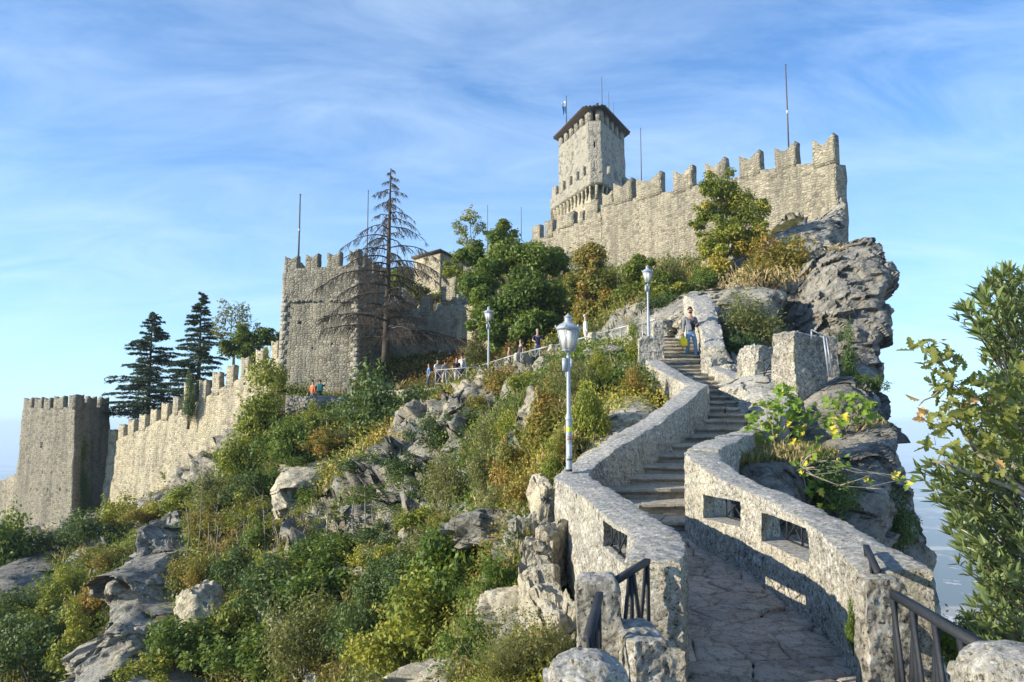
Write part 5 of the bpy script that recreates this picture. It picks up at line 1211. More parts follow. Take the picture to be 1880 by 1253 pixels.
def conifer(label, base, H, Rb, mat, dead=False, nbr=70, group=None, seed=1, lean=0., zs=.08):
    """whorled conifer; branches droop, twigs hang or spread"""
    g = np.random.default_rng(seed); o = empty('dead_conifer' if dead else 'conifer', tuple(base), label, 'tree', group)
    MB().tube([(lean * t * H, math.sin(t * 5) * .06, t * H) for t in np.linspace(-.03, 1, 14)], np.linspace(.26 if dead else .3, .03, 14) * H / 12, 8).build('trunk', M['deadwood' if dead else 'bark'], o, smooth=True)
    TW = MB(); tw_c = []; tw_d = []; tw_s = []; tw_n = []
    for i in range(nbr):
        t = zs + (1 - zs) * (i + g.random() * .6) / nbr; z0 = t * H; az = g.uniform(0, 2 * math.pi) if not dead else i * 2.399 + g.normal() * .3
        ln = (Rb * (1 - t) ** .75 if not dead else min(7.6 * (1 - t), Rb)) * (g.uniform(.6, 1.12) if not dead else g.uniform(.4, 1.15)) + .25
        if dead and .22 < t < .40: ln *= .7
        d = np.array([math.cos(az), math.sin(az), 0]); s = np.linspace(0, 1, 9)
        rise = (.20 if dead else .16) * ln; drop = ((.52 if t > .3 else .24) if dead else .16) * ln
        pts = np.array([lean * z0, 0, z0]) + d * (s * ln)[:, None]; pts[:, 2] += rise * s - drop * s ** 2.2 + .02 * g.normal(size=9)
        side = np.array([-d[1], d[0], 0]); pts += side * (g.normal() * .12 * ln * s ** 2)[:, None]
        br = MB().tube(pts, np.linspace(.05, .012, 9) * (H / 12) * (1.3 - t) * (1.35 if dead else 1.), 4)
        if i % 1 == 0: br.build('branch', M['deadwood' if dead else 'bark'], o)
        k = int(((40 if t < .5 else 20) if dead else 34) * ln / 2.2 + (8 if dead else 12))
        for j in range(k):
            u = g.uniform(.12, 1); p = np.array([np.interp(u, s, pts[:, a]) for a in range(3)])
            sgn = g.choice([-1, 1]); tl = (.18 + .34 * (1 - u)) * ln * g.uniform(.5, 1.1) * (.8 if dead else .75)
            dirv = side * sgn * g.uniform(.4, 1) + d * g.uniform(.2, .8) + np.array([0, 0, -g.uniform(.3, 1.5) if dead else -g.uniform(.0, .35)])
            dirv /= np.linalg.norm(dirv); tw_c.append(p); tw_d.append(dirv * min(tl, 1.1)); tw_s.append(.022 if dead else .05)
            tw_n.append(g.random())
    Cc = np.array(tw_c); Dd = np.array(tw_d); n = len(Cc)
    if dead:
        V = []; 
        w = np.cross(Dd, [0, 1, 0]); w /= np.linalg.norm(w, axis=1)[:, None] + 1e-9; w *= .016
        mid = Cc + Dd * .55 + np.array([0, 0, -.04])
        end = Cc + Dd + np.array([0, 0, -.16]) * np.linalg.norm(Dd, axis=1)[:, None]
        V = np.stack([Cc - w, Cc + w, mid + w * .8, end, mid - w * .8], 1).reshape(-1, 3)
        MB().add(V, np.arange(5 * n).reshape(n, 5), .5).build('twigs', M['deadwood'], o)
        c2 = (Cc[:, None] + Dd[:, None] * g.uniform(.3, 1, (n, 3, 1))).reshape(-1, 3); d2 = rand_unit(len(c2), g) * .22; d2[:, 2] = -np.abs(d2[:, 2]) - .1
        w2 = np.cross(d2, [0, 1, 0]); w2 /= np.linalg.norm(w2, axis=1)[:, None] + 1e-9; w2 *= .009
        fine = MB().add(np.stack([c2 - w2, c2 + w2, c2 + d2], 1).reshape(-1, 3), np.arange(3 * len(c2)).reshape(-1, 3)).build('fine_twigs', M['deadwood'], o)
    else:
        # needle sprays: several narrow blades along each twig
        m_ = 7; C2 = (Cc[:, None] + Dd[:, None] * np.linspace(.15, 1, m_)[None, :, None]).reshape(-1, 3) + g.normal(size=(n * m_, 3)) * .04
        dd = np.repeat(Dd / np.linalg.norm(Dd, axis=1)[:, None], m_, 0) * .6 + rand_unit(n * m_, g) * .8; dd[:, 2] = dd[:, 2] * .5; dd /= np.linalg.norm(dd, axis=1)[:, None]
        sz = g.uniform(.16, .34, n * m_)[:, None] * (H / 11); w = np.cross(dd, rand_unit(n * m_, g) + [0, 0, 1]); w /= np.linalg.norm(w, axis=1)[:, None] + 1e-9
        V = np.stack([C2 - dd * sz * .4, C2 + w * sz * .17, C2 + dd * sz * .6, C2 - w * sz * .17], 1).reshape(-1, 3)
        t = np.clip(np.repeat(tw_n, m_) * .6 + g.random(n * m_) * .4, 0, 1)
        MB().add(V, np.arange(4 * len(C2)).reshape(-1, 4), np.repeat(t, 4)).build('needles', M[mat], o, tint=True)
    return o
conifer('tall dead conifer with drooping bare branches before the square tower', P(708, 655, 50), 12.2, 4.9, None, dead=True, nbr=64, seed=4, lean=.012)
CG = 'conifers behind the left curtain wall'
conifer('wide tiered cedar behind the wall, nearest the corner tower', P(268, 785, 76), 11.0, 4.8, 'needle', nbr=120, seed=5, group=CG, lean=.015)
conifer('slimmer pointed conifer behind the wall, right of the wide cedar', P(362, 745, 74), 10.6, 3.3, 'needle', nbr=120, seed=6, group=CG)

# young trees of heaven: bare stems with a palm-like tuft of compound leaves
def sapling(px, pyb, pyt, D=None, leafy=1, label='', group=None):
    h = hit(px, pyb); D = D or h.y; b = P(px, pyb + 12, D); top = P(px + random.uniform(-10, 10), pyt, D); g = np.random.default_rng(int(px))
    o = empty('sapling', b, label, 'sapling', group); e = np.array(tuple(top - b)); md = e * .5 + g.normal(size=3) * .12
    st = MB().tube([[0, 0, 0], md, e], [.035, .026, .016], 5)
    if leafy < 1:
        for k in range(4):
            s = e * g.uniform(.45, .95); st.tube([s, s + rand_unit(1, g)[0] * [.5, .5, .3] + [0, 0, .35]], [.012, .004], 3)
    st.build('stem', M['bark_pale'], o)
    fr = []; tt = []
    nf = int(9 * leafy) + 2
    for k in range(nf):
        az = g.uniform(0, 6.28); L = g.uniform(.55, .95) if leafy >= 1 else g.uniform(.3, .5); s0 = e * g.uniform(.82, 1.)
        for s in np.linspace(.2, 1, 9):
            p = s0 + np.array([math.cos(az), math.sin(az), .55 - .7 * s]) * L * s
            for sg in (-1, 1): fr.append(p + np.array([-math.sin(az), math.cos(az), -.15]) * sg * .10); tt.append(g.uniform(.4, .75))
    V, Fq = leafcloud(np.array(fr), .17, g, up=1.2, jit=.4, wid=.4)
    MB().add(V, Fq, np.repeat(tt, 4)).build('leaves', M['leaf_green' if leafy >= 1 else 'leaf_yellow'], o, tint=True)
SG = 'thin saplings on the slope'
SLAB = [w + ' thin' for w in 'fourth fifth sixth seventh eighth ninth tenth eleventh twelfth thirteenth fourteenth fifteenth sixteenth seventeenth eighteenth twentieth first second third nineteenth'.split()]
for i, (px, b_, t_, lf) in enumerate([(668,1015,890,2),(652,985,915,1.6),(690,975,905,1.6),(735,960,880,1),(620,1000,945,1.3),(712,990,930,1)]):
    sapling(px, b_, t_, None, lf, ['tallest', 'second', 'third', 'slender far', 'short left', 'short right'][i] + ' young tree with palm-like leaf tuft below the shadowed rock face', SG)
for i, px in enumerate([395,408,422,436,447,455,468,476,486,497,508,515,528,541,556,600,340,362,378,566]):
    sapling(px, 1000 + (i * 37) % 40, 905 + (i * 53) % 60, None, .45, SLAB[i] + ' bare-stemmed sapling from the left, in the row below the sunlit blocky cliff', 'crowded thin saplings')

# grass and undergrowth over the whole hillside
g = np.random.default_rng(77)
def scatter(n, seed, rock_max, dmin=6, dmax=75):
    g = np.random.default_rng(seed); a = g.uniform(-.72, .30, n); D = np.exp(g.uniform(math.log(dmin), math.log(dmax), n)); x = a * D
    px_path = np.interp(D, ST_[:, 0], ST_[:, 2]); z = hill(x, D); rk = rockiness(x, D, hsmooth(x, D))
    ok = ((x < px_path - 1.0) | (D > 31)) & (rk < rock_max + g.normal(size=n) * .2)
    wl = np.array([(5.9, 30.5), *[(P(q[0], q[1], q[2]).x, q[2]) for q in ((1150, 618, 32.5), (1050, 640, 37.5), (985, 662, 41.5), (925, 688, 45), (850, 706, 48.2), (780, 714, 49.5))]]); dm = np.full(n, 9.)
    for s_ in np.linspace(0, 1, 60):
        q_ = np.array([np.interp(s_ * 6, range(7), wl[:, i]) for i in (0, 1)]); dm = np.minimum(dm, np.hypot(x - q_[0], D - q_[1]))
    ok &= dm > 1.25
    ok &= ~((x > 3.0 - (D - 31) * .12) & (D > 29) & (D < 33))
    return x[ok], D[ok], z[ok], rk[ok]
x, y, z, rk = scatter(30000, 5, .66)
C = np.stack([x, y, z], 1); patch = fbm(C * .16 + 8, 3); hue = fbm(C * .22 + 30, 3)
for nm, mat, sel, lab in (('undergrowth', 'leaf_green', hue < .02, 0), ('undergrowth', 'leaf_yellow', (hue >= .02) & (hue < .2), 0), ('undergrowth', 'leaf_autumn', hue >= .2, 0)):
    c = C[sel]; pt = patch[sel]; m_ = 17; n = len(c)
    rad = (.22 + .35 * g.random(n)) * np.clip(c[:, 1] / 22, .35, 1.4)
    d = rand_unit(n * m_, g); cc = np.repeat(c, m_, 0) + d * (np.repeat(rad, m_) * g.random(n * m_) ** .4)[:, None] * [1.2, 1.2, .9] + [0, 0, .1]
    V, Fq = leafcloud(cc, np.repeat(np.clip(c[:, 1] * .0045, .045, .17), m_), g, up=.6)
    t = np.clip(.42 + np.repeat(pt, m_) * .9 + g.normal(size=n * m_) * .13, 0, 1)
    o = MB().add(V, Fq, np.repeat(t, 4)).build(nm, M[mat], None, tint=True); tag(o, kind='stuff')
x, y, z, rk = scatter(26000, 9, .85)
keep = fbm(np.stack([x, y, z], 1) * .25 + 60, 3) > -.02; x, y, z = x[keep], y[keep], z[keep]
n = len(x); k = 9; C = np.repeat(np.stack([x, y, z], 1), k, 0); s = np.repeat(np.clip(y * .011, .06, .30), k) * g.uniform(.5, 1.2, n * k)
C += g.normal(size=C.shape) * [1, 1, .1] * (s * .45)[:, None]
d = rand_unit(n * k, g) * .5 + [0, 0, 1]; w = np.cross(d, rand_unit(n * k, g)); w /= np.linalg.norm(w, axis=1)[:, None] + 1e-9; w *= (s * .035)[:, None]
mid = C + d * (s * .6)[:, None]; tip = C + d * s[:, None] + rand_unit(n * k, g) * (s * .3)[:, None]
tt = np.clip(.5 + np.repeat(fbm(np.stack([x, y, z], 1) * .3, 3), k) * .8 + g.normal(size=n * k) * .15, 0, 1)
tag(MB().add(np.stack([C - w, C + w, mid + w * .6, tip], 1).reshape(-1, 3), np.arange(4 * n * k).reshape(-1, 4), np.repeat(tt, 4)).build('dry_grass', M['grass'], None, tint=True), kind='stuff')
def grass_on(px, py, D, wpx, dpt, n, h, label, seed, dy=0.0, tb=.6):
    g = np.random.default_rng(seed); c = np.array(tuple(P(px, py, D))); C = c + np.stack([g.uniform(-1, 1, n) * wpx * D / F, g.uniform(-1, 1, n) * dpt, g.normal(size=n) * .04 + dy * g.uniform(-1, 1, n)], 1)
    s = h * g.uniform(.5, 1.2, n); d = rand_unit(n, g) * .65 + [0, 0, 1]; w = np.cross(d, rand_unit(n, g)); w /= np.linalg.norm(w, axis=1)[:, None]; w *= (s * .03)[:, None]
    tip = C + d * s[:, None] + rand_unit(n, g) * (s * .45)[:, None] - [0, 0, .1 * h]
    V = np.stack([C - w, C + w, C + d * (s * .55)[:, None] + w * .5, tip], 1).reshape(-1, 3)
    tag(MB().add(V, np.arange(4 * n).reshape(-1, 4), np.repeat(np.clip(tb + g.normal(size=n) * .2, 0, 1), 4)).build('dry_grass', M['grass'], None, tint=True), kind='stuff')
grass_on(1400, 850, 13.0, 75, .5, 4500, .12, '', 1, 0, .3); grass_on(1575, 795, 17, 32, .8, 2500, .18, '', 2); grass_on(1400, 515, 35.5, 70, 1.5, 900, .2, '', 3, .3, .8)
grass_on(1450, 836, 13.6, 60, .7, 3000, .12, '', 4, 0, .35); grass_on(1545, 478, 38.5, 45, 2, 2000, .2, '', 5, .2, .8)
# the dry brown bush at the bottom
db = empty('dry_bush', P(955, 1240, 7.4), 'brown dry twiggy bush at the bottom edge beside the rounded boulder', 'bush'); g = np.random.default_rng(5)
tw = MB(); n = 520
for i in range(n):
    d = rand_unit(1, g)[0]; d[2] = abs(d[2]) + .35; d /= np.linalg.norm(d); L = g.uniform(.25, .52); s = np.array([g.normal() * .16, g.normal() * .1, 0.])
    tw.tube([s, s + d * L * .55, s + d * L + rand_unit(1, g)[0] * .07], [.003, .002, .0009], 3)
tag(tw.build('twigs', M['grass'], db), kind='stuff')
lv = rand_unit(1500, g) * (g.random(1500) ** .5)[:, None] * [.42, .3, .34] + [0, 0, .3]
V, Fq = leafcloud(lv, .03, g); MB().add(V, Fq, np.repeat(g.uniform(.3, .9, 1500), 4)).build('leaves', M['leaf_olive'], db, tint=True)

# ---- large-leaved plants: every big leaf an object of its own
def leafmesh(name, outline, fold, mat, curl=.1):
    """outline: half outline (x along rib, y out); mirrored, folded along the rib"""
    o = np.array(outline, float); n = len(o)
    rib0, rib1 = [0, 0, 0], [1, 0, -curl]
    up = np.stack([o[:, 0], o[:, 1], np.abs(o[:, 1]) * fold - curl * o[:, 0] ** 2], 1); dn = up * [1, -1, 1]
    V = np.concatenate([[rib0], [rib1], up, dn])
    a = [0] + list(range(2, 2 + n)) + [1]; b = [0, 1] + list(range(2 + 2 * n - 1, 1 + n, -1))
    me = mk(name, V, [np.array([a])[:, ::-1], np.array([b])[:, ::-1]], tint=np.full(len(V), .5)); me.materials.append(M[mat]); return me
OAK = [(.12, .05), (.22, .16), (.30, .10), (.42, .26), (.52, .14), (.66, .27), (.74, .13), (.88, .15)]
LAU = [(.15, .07), (.4, .13), (.65, .11), (.88, .04)]
FIG = [(.02, .22), (.16, .42), (.34, .40), (.30, .18), (.52, .34), (.70, .36), (.62, .15), (.82, .16)]
M['oak_leaf'] = leafmat('oak_leaf', [(0., (.08, .10, .022)), (.6, (.14, .15, .036)), (1., (.20, .17, .04))], .35)
M['oak_dry'] = leafmat('dry_oak_leaf', [(0., (.42, .24, .10)), (1., (.55, .33, .16))], .35)
M['laurel_leaf'] = leafmat('narrow_leaf', [(0., (.06, .10, .03)), (.6, (.13, .16, .06)), (1., (.16, .18, .08))], .25, .4)
M['fig_leaf'] = leafmat('fig_leaf', [(0., (.07, .13, .02)), (.6, (.14, .21, .03)), (1., (.22, .28, .045))], .40)
M['fig_yellow'] = leafmat('yellow_fig_leaf', [(0., (.50, .36, .04)), (1., (.62, .46, .06))], .42)
LM = {'oak': leafmesh('leaf', OAK, .25, 'oak_leaf'), 'oakdry': leafmesh('leaf', OAK, .6, 'oak_dry', .3), 'lau': leafmesh('leaf', LAU, .35, 'laurel_leaf'), 'fig': leafmesh('leaf', FIG, .2, 'fig_leaf'), 'figy': leafmesh('leaf', FIG, .3, 'fig_yellow', .25)}
def leaf_matrix(p, ax, nr, s):
    ax = np.array(ax); ax = ax / np.linalg.norm(ax); nr = np.array(nr) - ax * np.dot(nr, ax); nr = nr / (np.linalg.norm(nr) + 1e-9); sd = np.cross(nr, ax)
    m_ = Matrix(((ax[0] * s, sd[0] * s, nr[0] * s, p[0]), (ax[1] * s, sd[1] * s, nr[1] * s, p[1]), (ax[2] * s, sd[2] * s, nr[2] * s, p[2]), (0, 0, 0, 1))); return m_
def place_leaves(root, items, cap=290):
    """items: (kind, pos rel root, axis, normal, size); the biggest-looking ones are single leaves, the rest one mesh"""
    rl = np.array(root.location); items = sorted(items, key=lambda q: (abs((q[1][0] + rl[0]) / (q[1][1] + rl[1])) > .66, q[1][1]))
    for kd, p, ax, nr, s in items[:cap]:
        o = link('leaf', LM[kd], root); o.matrix_local = leaf_matrix(p, ax, nr, s)
    rest = {}
    for it in items[cap:]: rest.setdefault(it[0], []).append(it)
    for kd, its in rest.items():
        me = LM[kd]; v = np.array([tuple(q.co) for q in me.vertices]); fs = [list(pl.vertices) for pl in me.polygons]; mb = MB(); k = len(v)
        VV = []; F0 = []; F1 = []
        for i, (_, p, ax, nr, s) in enumerate(its):
            m_ = np.array(leaf_matrix(p, ax, nr, s)); VV.append(v @ m_[:3, :3].T + m_[:3, 3])
        VV = np.concatenate(VV); base = np.arange(len(its))[:, None] * k
        mb.add(VV, [base + np.array(f)[None] for f in fs]); o = link('foliage', mb.mesh('foliage', tint=True), root, me.materials[0]); tag(o, kind='stuff')
def twig(br, p0, p1, r0, r1, sag, g, k=6):
    p0, p1 = np.array(p0), np.array(p1); t = np.linspace(0, 1, k); pts = p0 + (p1 - p0) * t[:, None]; pts[:, 2] += np.sin(t * math.pi) * sag; pts += g.normal(size=pts.shape) * .012 * np.linalg.norm(p1 - p0)
    pts[0] = p0; br.tube(pts, np.linspace(r0, r1, k), 5); return pts
def on(pts, u): return np.array([np.interp(u, np.linspace(0, 1, len(pts)), pts[:, a]) for a in range(3)])
# laurel-like mass at the right edge
g = np.random.default_rng(21); rb = P(1990, 1150, 5.2); ra_ = np.array(tuple(rb))
lau = empty('narrow_leaved_shrub', rb, 'tall dense shrub of narrow dark leaves filling the right edge', 'shrub'); its = []; br = MB()
def PP(px, py, D): return np.array(tuple(P(px, py, D))) - ra_
stemz = twig(br, PP(1960, 1400, 5.2), PP(1900, 520, 5.4), .05, .015, 0, g, 9)
ends = []
for i in range(430):
    py = g.uniform(500, 1225); edge = np.interp(py, [500, 560, 640, 700, 800, 850, 900, 960, 1040, 1100, 1150, 1200], [1835, 1755, 1800, 1815, 1800, 1745, 1700, 1745, 1770, 1790, 1765, 1800])
    px = edge + abs(g.normal()) * 75 + g.uniform(0, 14)
    if px > 1975: continue
    ends.append((px, py))
for (px, py) in ends + [(1690, 868), (1700, 885), (1712, 858), (1762, 590), (1772, 572), (1838, 512), (1850, 503), (1722, 925), (1745, 985), (1760, 1040)]:
    D = 5.1 + g.uniform(-.45, .7); e = PP(px, py, D); st_ = on(stemz, np.clip(1 - (py - 450) / 900 - .12, .05, .95))
    s0 = e + (st_ - e) * min(1., .55 / (np.linalg.norm(st_ - e) + .01)) + g.normal(size=3) * .03
    pts = twig(br, s0, e, .0045, .0018, .03, g)
    dirv = pts[-1] - pts[0]; dirv /= np.linalg.norm(dirv)
    for k in range(17):
        u = g.uniform(.3, 1) if k > 5 else 1.; p = on(pts, u); ax = dirv * (.7 if k > 5 else 1.1) + rand_unit(1, g)[0] * .8 + [0, 0, .28]
        its.append(('lau', p, ax, rand_unit(1, g)[0] * .7 + [0, 0, .9], g.uniform(.06, .115)))
br.build('branches', M['bark'], lau); place_leaves(lau, its)
# oak branch in front of it
g = np.random.default_rng(31); rb = P(1900, 905, 4.4); ra_ = np.array(tuple(rb)); oak = empty('oak_branch', rb, 'oak branch with lobed yellow-green leaves and a few brown ones reaching in at the right', 'branch'); its = []; br = MB()
m1 = twig(br, PP(1925, 935, 4.5), PP(1712, 842, 4.3), .016, .005, .02, g, 8)
m2 = twig(br, PP(1925, 930, 4.5), PP(1790, 832, 4.4), .013, .009, .0, g, 5); m3 = twig(br, m2[-1], PP(1742, 752, 4.35), .009, .006, 0, g); m4 = twig(br, m3[-1], PP(1752, 690, 4.3), .006, .004, 0, g); m5 = twig(br, m4[-1], PP(1702, 645, 4.3), .004, .002, 0, g); m6 = twig(br, m4[-2], PP(1686, 745, 4.25), .006, .004, 0, g)
m7 = twig(br, m3[1], PP(1835, 735, 4.4), .006, .003, 0, g); m8 = twig(br, m2[2], PP(1862, 790, 4.4), .006, .003, 0, g)
cl_ = [(1705,640,14,30),(1722,655,16,30),(1738,690,18,36),(1750,650,8,26),(1770,725,20,36),(1722,700,12,26),(1745,735,14,30),(1795,745,22,38),(1822,715,18,32),(1838,760,24,40),(1800,790,22,36),(1845,805,22,36),(1765,780,12,28),(1720,770,8,20),(1735,830,10,22),(1822,835,22,34),(1870,790,18,36),(1865,740,16,36),(1715,800,7,20),(1860,850,16,30),(1790,700,10,30),(1850,700,10,30),(1730,625,4,14)]
for (px, py, n, r) in cl_:
    for k in range(n):
        a = g.uniform(0, 6.28); q = math.sqrt(g.random()) * r; p = PP(px + math.cos(a) * q, py + math.sin(a) * q, 4.3 + g.uniform(-.12, .16))
        its.append(('oak', p, rand_unit(1, g)[0] * .8 + [-.35, -.1, -.1], rand_unit(1, g)[0] * .7 + [-.1, -.45, .7], g.uniform(.06, .105)))
        if k % 4 == 0: twig(br, p, PP(px, py, 4.35), .0015, .002, 0, g, 3)
for (px, py) in ((1690,735),(1698,748),(1704,758),(1686,752),(1812,728),(1800,734),(1700,772),(1845,862)):
    its.append(('oakdry', PP(px, py, 4.22), rand_unit(1, g)[0] + [-.4, 0, -.2], rand_unit(1, g)[0] + [0, -.6, .4], .08))
br.build('branches', M['bark_pale'], oak); place_leaves(oak, its)
# fig bush
def fig(label, rootpx, clumps, D0, seed, smin, smax, stems):
    global ra_
    g = np.random.default_rng(seed); rb = P(*rootpx, D0); ra_ = np.array(tuple(rb)); o = empty('fig_bush', rb, label, 'bush', 'fig bushes right of the stairs'); its = []; br = MB()
    for (px, py, n, r) in clumps:
        c = PP(px, py, D0 - .2); twig(br, [0, 0, 0], c, .016, .007, .08, g)
        for k in range(n):
            a = g.uniform(0, 6.28); q = math.sqrt(g.random()) * r; p = PP(px + math.cos(a) * q * 1.15, py + math.sin(a) * q * .85, D0 - .2 + g.uniform(-.3, .3))
            its.append(('figy' if g.random() < .07 + .25 * (py > rootpx[1] - 25) else 'fig', p, rand_unit(1, g)[0] * .9 + [0, -.3, .15], rand_unit(1, g)[0] * .55 + [-.35, -.4, .8], g.uniform(smin, smax)))
    for st in stems:
        pts = [PP(*q, D0 - .5) for q in st]; br.tube(pts, np.linspace(.009, .003, len(pts)), 5)
    br.build('stems', M['bark_pale'], o); place_leaves(o, its, 250)
fig('large sunlit fig bush with bright green lobed leaves behind the right parapet', (1425, 830), [(1380,782,22,22),(1405,755,28,24),(1432,735,30,24),(1460,750,24,24),(1430,780,34,30),(1470,785,24,26),(1495,760,14,20),(1395,810,18,20),(1450,815,18,22),(1485,808,12,16),(1440,715,10,14),(1515,775,8,16)], 14.2, 3, .10, .17, [[(1425, 830), (1418, 790), (1420, 760)]])
fig('smaller fig bush with yellowing leaves on the shaded rock at the cliff brow', (1548, 800), [(1530,745,12,16),(1555,735,16,18),(1585,745,16,20),(1560,765,16,20),(1532,778,12,18),(1590,768,8,14),(1540,800,6,14)], 16.0, 4, .13, .2, [])
fig('trailing fig branches with few yellow leaves reaching out under the layered boulder', (1470, 860), [(1500,835,8,16),(1475,850,8,18),(1555,850,6,16),(1480,900,14,30),(1530,930,12,32),(1645,880,5,10),(1672,884,4,10),(1600,880,3,8)], 12.4, 6, .09, .15, [[(1470,855),(1492,872),(1530,868),(1562,858)], [(1480,868),(1540,892),(1590,896),(1640,884),(1672,880)], [(1540,892),(1580,880),(1620,862)], [(1590,896),(1640,900)]])
# ------------------------------------------------------------------ walkway along the ridge
wpts = [(5.9, 30.5, 3.02), tuple(P(1150, 618, 32.5)), tuple(P(1050, 640, 37.5)), tuple(P(985, 662, 41.5)), tuple(P(925, 688, 45)), tuple(P(850, 706, 48.2)), tuple(P(780, 714, 49.5)), tuple(P(650, 722, 51))]
ws = smooth_st([(p[0], p[1], p[2] - .03, 1) for p in wpts], 121, 4)
def wf(u, v, w):
    i = np.round(u * 120).astype(int); c = ws[i]; t = np.gradient(ws[:, :2], axis=0); t /= np.linalg.norm(t, axis=1)[:, None]; n = np.stack([t[:, 1], -t[:, 0]], 1)[i]
    xy = c[:, :2] + n * (v * 2.1 - .4)[:, None] * np.array([1, 1]); return np.stack([xy[:, 0], xy[:, 1], c[:, 2] - (1 - w) * 1.1], 1)
V, Fq = gbox(120, 4, 2, wf); tag(link('walkway', mk('walkway', rough(V, .04, 2), [Fq]), None, M['step']), kind='structure')

# ------------------------------------------------------------------ street lamps
M['glass'], nt = newmat('lamp_glass')
gs = nd(nt, 'ShaderNodeBsdfPrincipled', {'Base Color': (.62, .64, .62, 1), 'Roughness': .35, 'Transmission Weight': .25, 'Alpha': 1.}); nd(nt, 'ShaderNodeOutputMaterial', {0: gs.outputs[0]})
def lamp(loc, label, sc=1.):
    o = empty('street_lamp', loc, label, 'street lamp', 'street lamps along the stairs and path'); m = M['lamp']
    MB().lathe([(.0, 0), (.05, 0), (.05, .035), (0, .035)], sides=16).build('base_collar', M['iron'], o)
    MB().lathe([(0, .03), (.047, .03), (.047, .80), (.058, .81), (.058, .83), (.05, .845), (.036, .90), (.033, .92), (.030, 1.82), (0, 1.82)], sides=18).build('pole', m, o, smooth=40)
    MB().lathe([(0, 1.80), (.022, 1.80), (.018, 1.86), (.05, 1.885), (.05, 1.90), (0, 1.90)], sides=14).build('holder', m, o)
    MB().box((-.06, 0, 1.68), (.075, .08, .20)).build('junction_box', m, o); MB().box((.045, .0, 1.70), (.03, .06, .14)).build('bracket', m, o)
    MB().tube([(-.03, 0, 1.58), (-.05, 0, 1.50), (-.02, 0, 1.46)], .008, 5).build('cable', m, o)
    lan = MB(); h = 6; z0, z1, r0, r1 = 1.90, 2.235, .105, .178
    for k in range(h):
        a = k * math.pi / 3 + .26; b = a + math.pi / 3
        p = lambda r, t, z: Vector((r * math.cos(t), r * math.sin(t), z))
        lan.bar(p(r0, a, z0), p(r1, a, z1), .016); lan.bar(p(r0, a, z0), p(r0, b, z0), .016); lan.bar(p(r1, a, z1), p(r1, b, z1), .02)
    fr = lan.build('lantern_frame', m, o)
    for k in range(h):
        a = k * math.pi / 3 + .26; b = a + math.pi / 3; q = [(r * math.cos(t) * .985, r * math.sin(t) * .985, z) for r, t, z in ((r0, a, z0), (r0, b, z0), (r1, b, z1), (r1, a, z1))]
        q2 = [(x_ * .97, y_ * .97, z_) for x_, y_, z_ in q]
        MB().add(np.array(q + q2), np.array([[0, 1, 2, 3], [7, 6, 5, 4], [0, 4, 5, 1], [1, 5, 6, 2], [2, 6, 7, 3], [3, 7, 4, 0]])).build('pane', M['glass'], fr)
    rf = MB().lathe([(0, 2.225), (.20, 2.235), (.215, 2.262), (.20, 2.275), (.13, 2.325), (.07, 2.345), (.07, 2.36), (0, 2.36)], sides=6, rot=.26)
    ro = rf.build('lantern_roof', m, o)
    for k in range(6):
        a = k * math.pi / 3 + .26; MB().lathe([(0, 0), (.012, .0), (.017, .03), (.004, .05), (0, .05)], (.208 * math.cos(a), .208 * math.sin(a), 2.255), 6).build('finial', m, ro)
    MB().lathe([(0, 2.34), (.057, 2.34), (.055, 2.42), (.064, 2.425), (.07, 2.44), (.03, 2.468), (.012, 2.49), (0, 2.50)], sides=14).build('chimney', m, o, smooth=40)
    o.scale = (sc,) * 3; return o
l1 = lamp(P(1045, 866, 12.15), 'nearest grey lamp post, stickers on its shaft, standing on the parapet bend', .965)
lamp(P(1191, 620, 24.5), 'middle grey lamp post rising from the pebbly stone block by the top steps', .915)
lamp(P(897, 676, 42.0), 'farthest lamp post, beside the ochre shrub on the ridge path', 1.32)
for z0, z1, c, r in ((.62, .69, (.62, .78, .05), 0.), (.49, .545, (.30, .12, .08), .5), (.515, .53, (.6, .58, .5), .2), (.24, .42, (.55, .57, .6), .6), (.17, .2, (.08, .08, .09), .4)):
    a = np.linspace(-1.25, 1.25, 9) - math.pi / 2 + r; V = np.array([(.0482 * math.cos(t), .0482 * math.sin(t), z) for z in (z0, z1) for t in a] + [(.0465 * math.cos(t), .0465 * math.sin(t), z) for z in (z0, z1) for t in a]); i = np.arange(8)
    MB().add(V, [np.stack([i, i + 1, i + 10, i + 9], 1)]).build('sticker', plain('sticker_' + str(z0), c, .5), l1)

# ------------------------------------------------------------------ iron railings near the camera
def truss(name, label, a, b, ht, bays, bot=True, t=.042, group=None, ends=(1, 1)):
    """railing: top rail a-b, bars fanning down from the nodes"""
    a, b = Vector(a), Vector(b); c = (a + b) / 2; o = empty(name, c, label, 'railing', group); dn = Vector((0, 0, -ht)); a -= c; b -= c
    MB().bar(a, b, t, t * .8).build('top_rail', M['iron'], o)
    if bot: MB().bar(a + dn, b + dn, t, t * .8).build('bottom_rail', M['iron'], o)
    n = (b - a).cross(Vector((0, 0, 1))).normalized() * .011
    for k in range(bays + 1):
        p = a.lerp(b, k / bays)
        if (k > 0 or ends[0]) and (k < bays or ends[1]): MB().bar(p, p + dn, t * .95, t * .4, up=n).build('upright', M['iron'], o)
        for s in (-1, 1):
            q = k / bays + s * .5 / bays
            if 0 <= q <= 1: MB().bar(p + n * s, a.lerp(b, q) + dn + n * s, t * .95, t * .35, up=n).build('diagonal_bar', M['iron'], o)
    return o
truss('iron_railing', 'short grey iron railing between the left stone post and parapet end', P(1125, 1070, 4.98), P(1189, 1030, 5.62), .49, 2, group='iron railings beside the path')
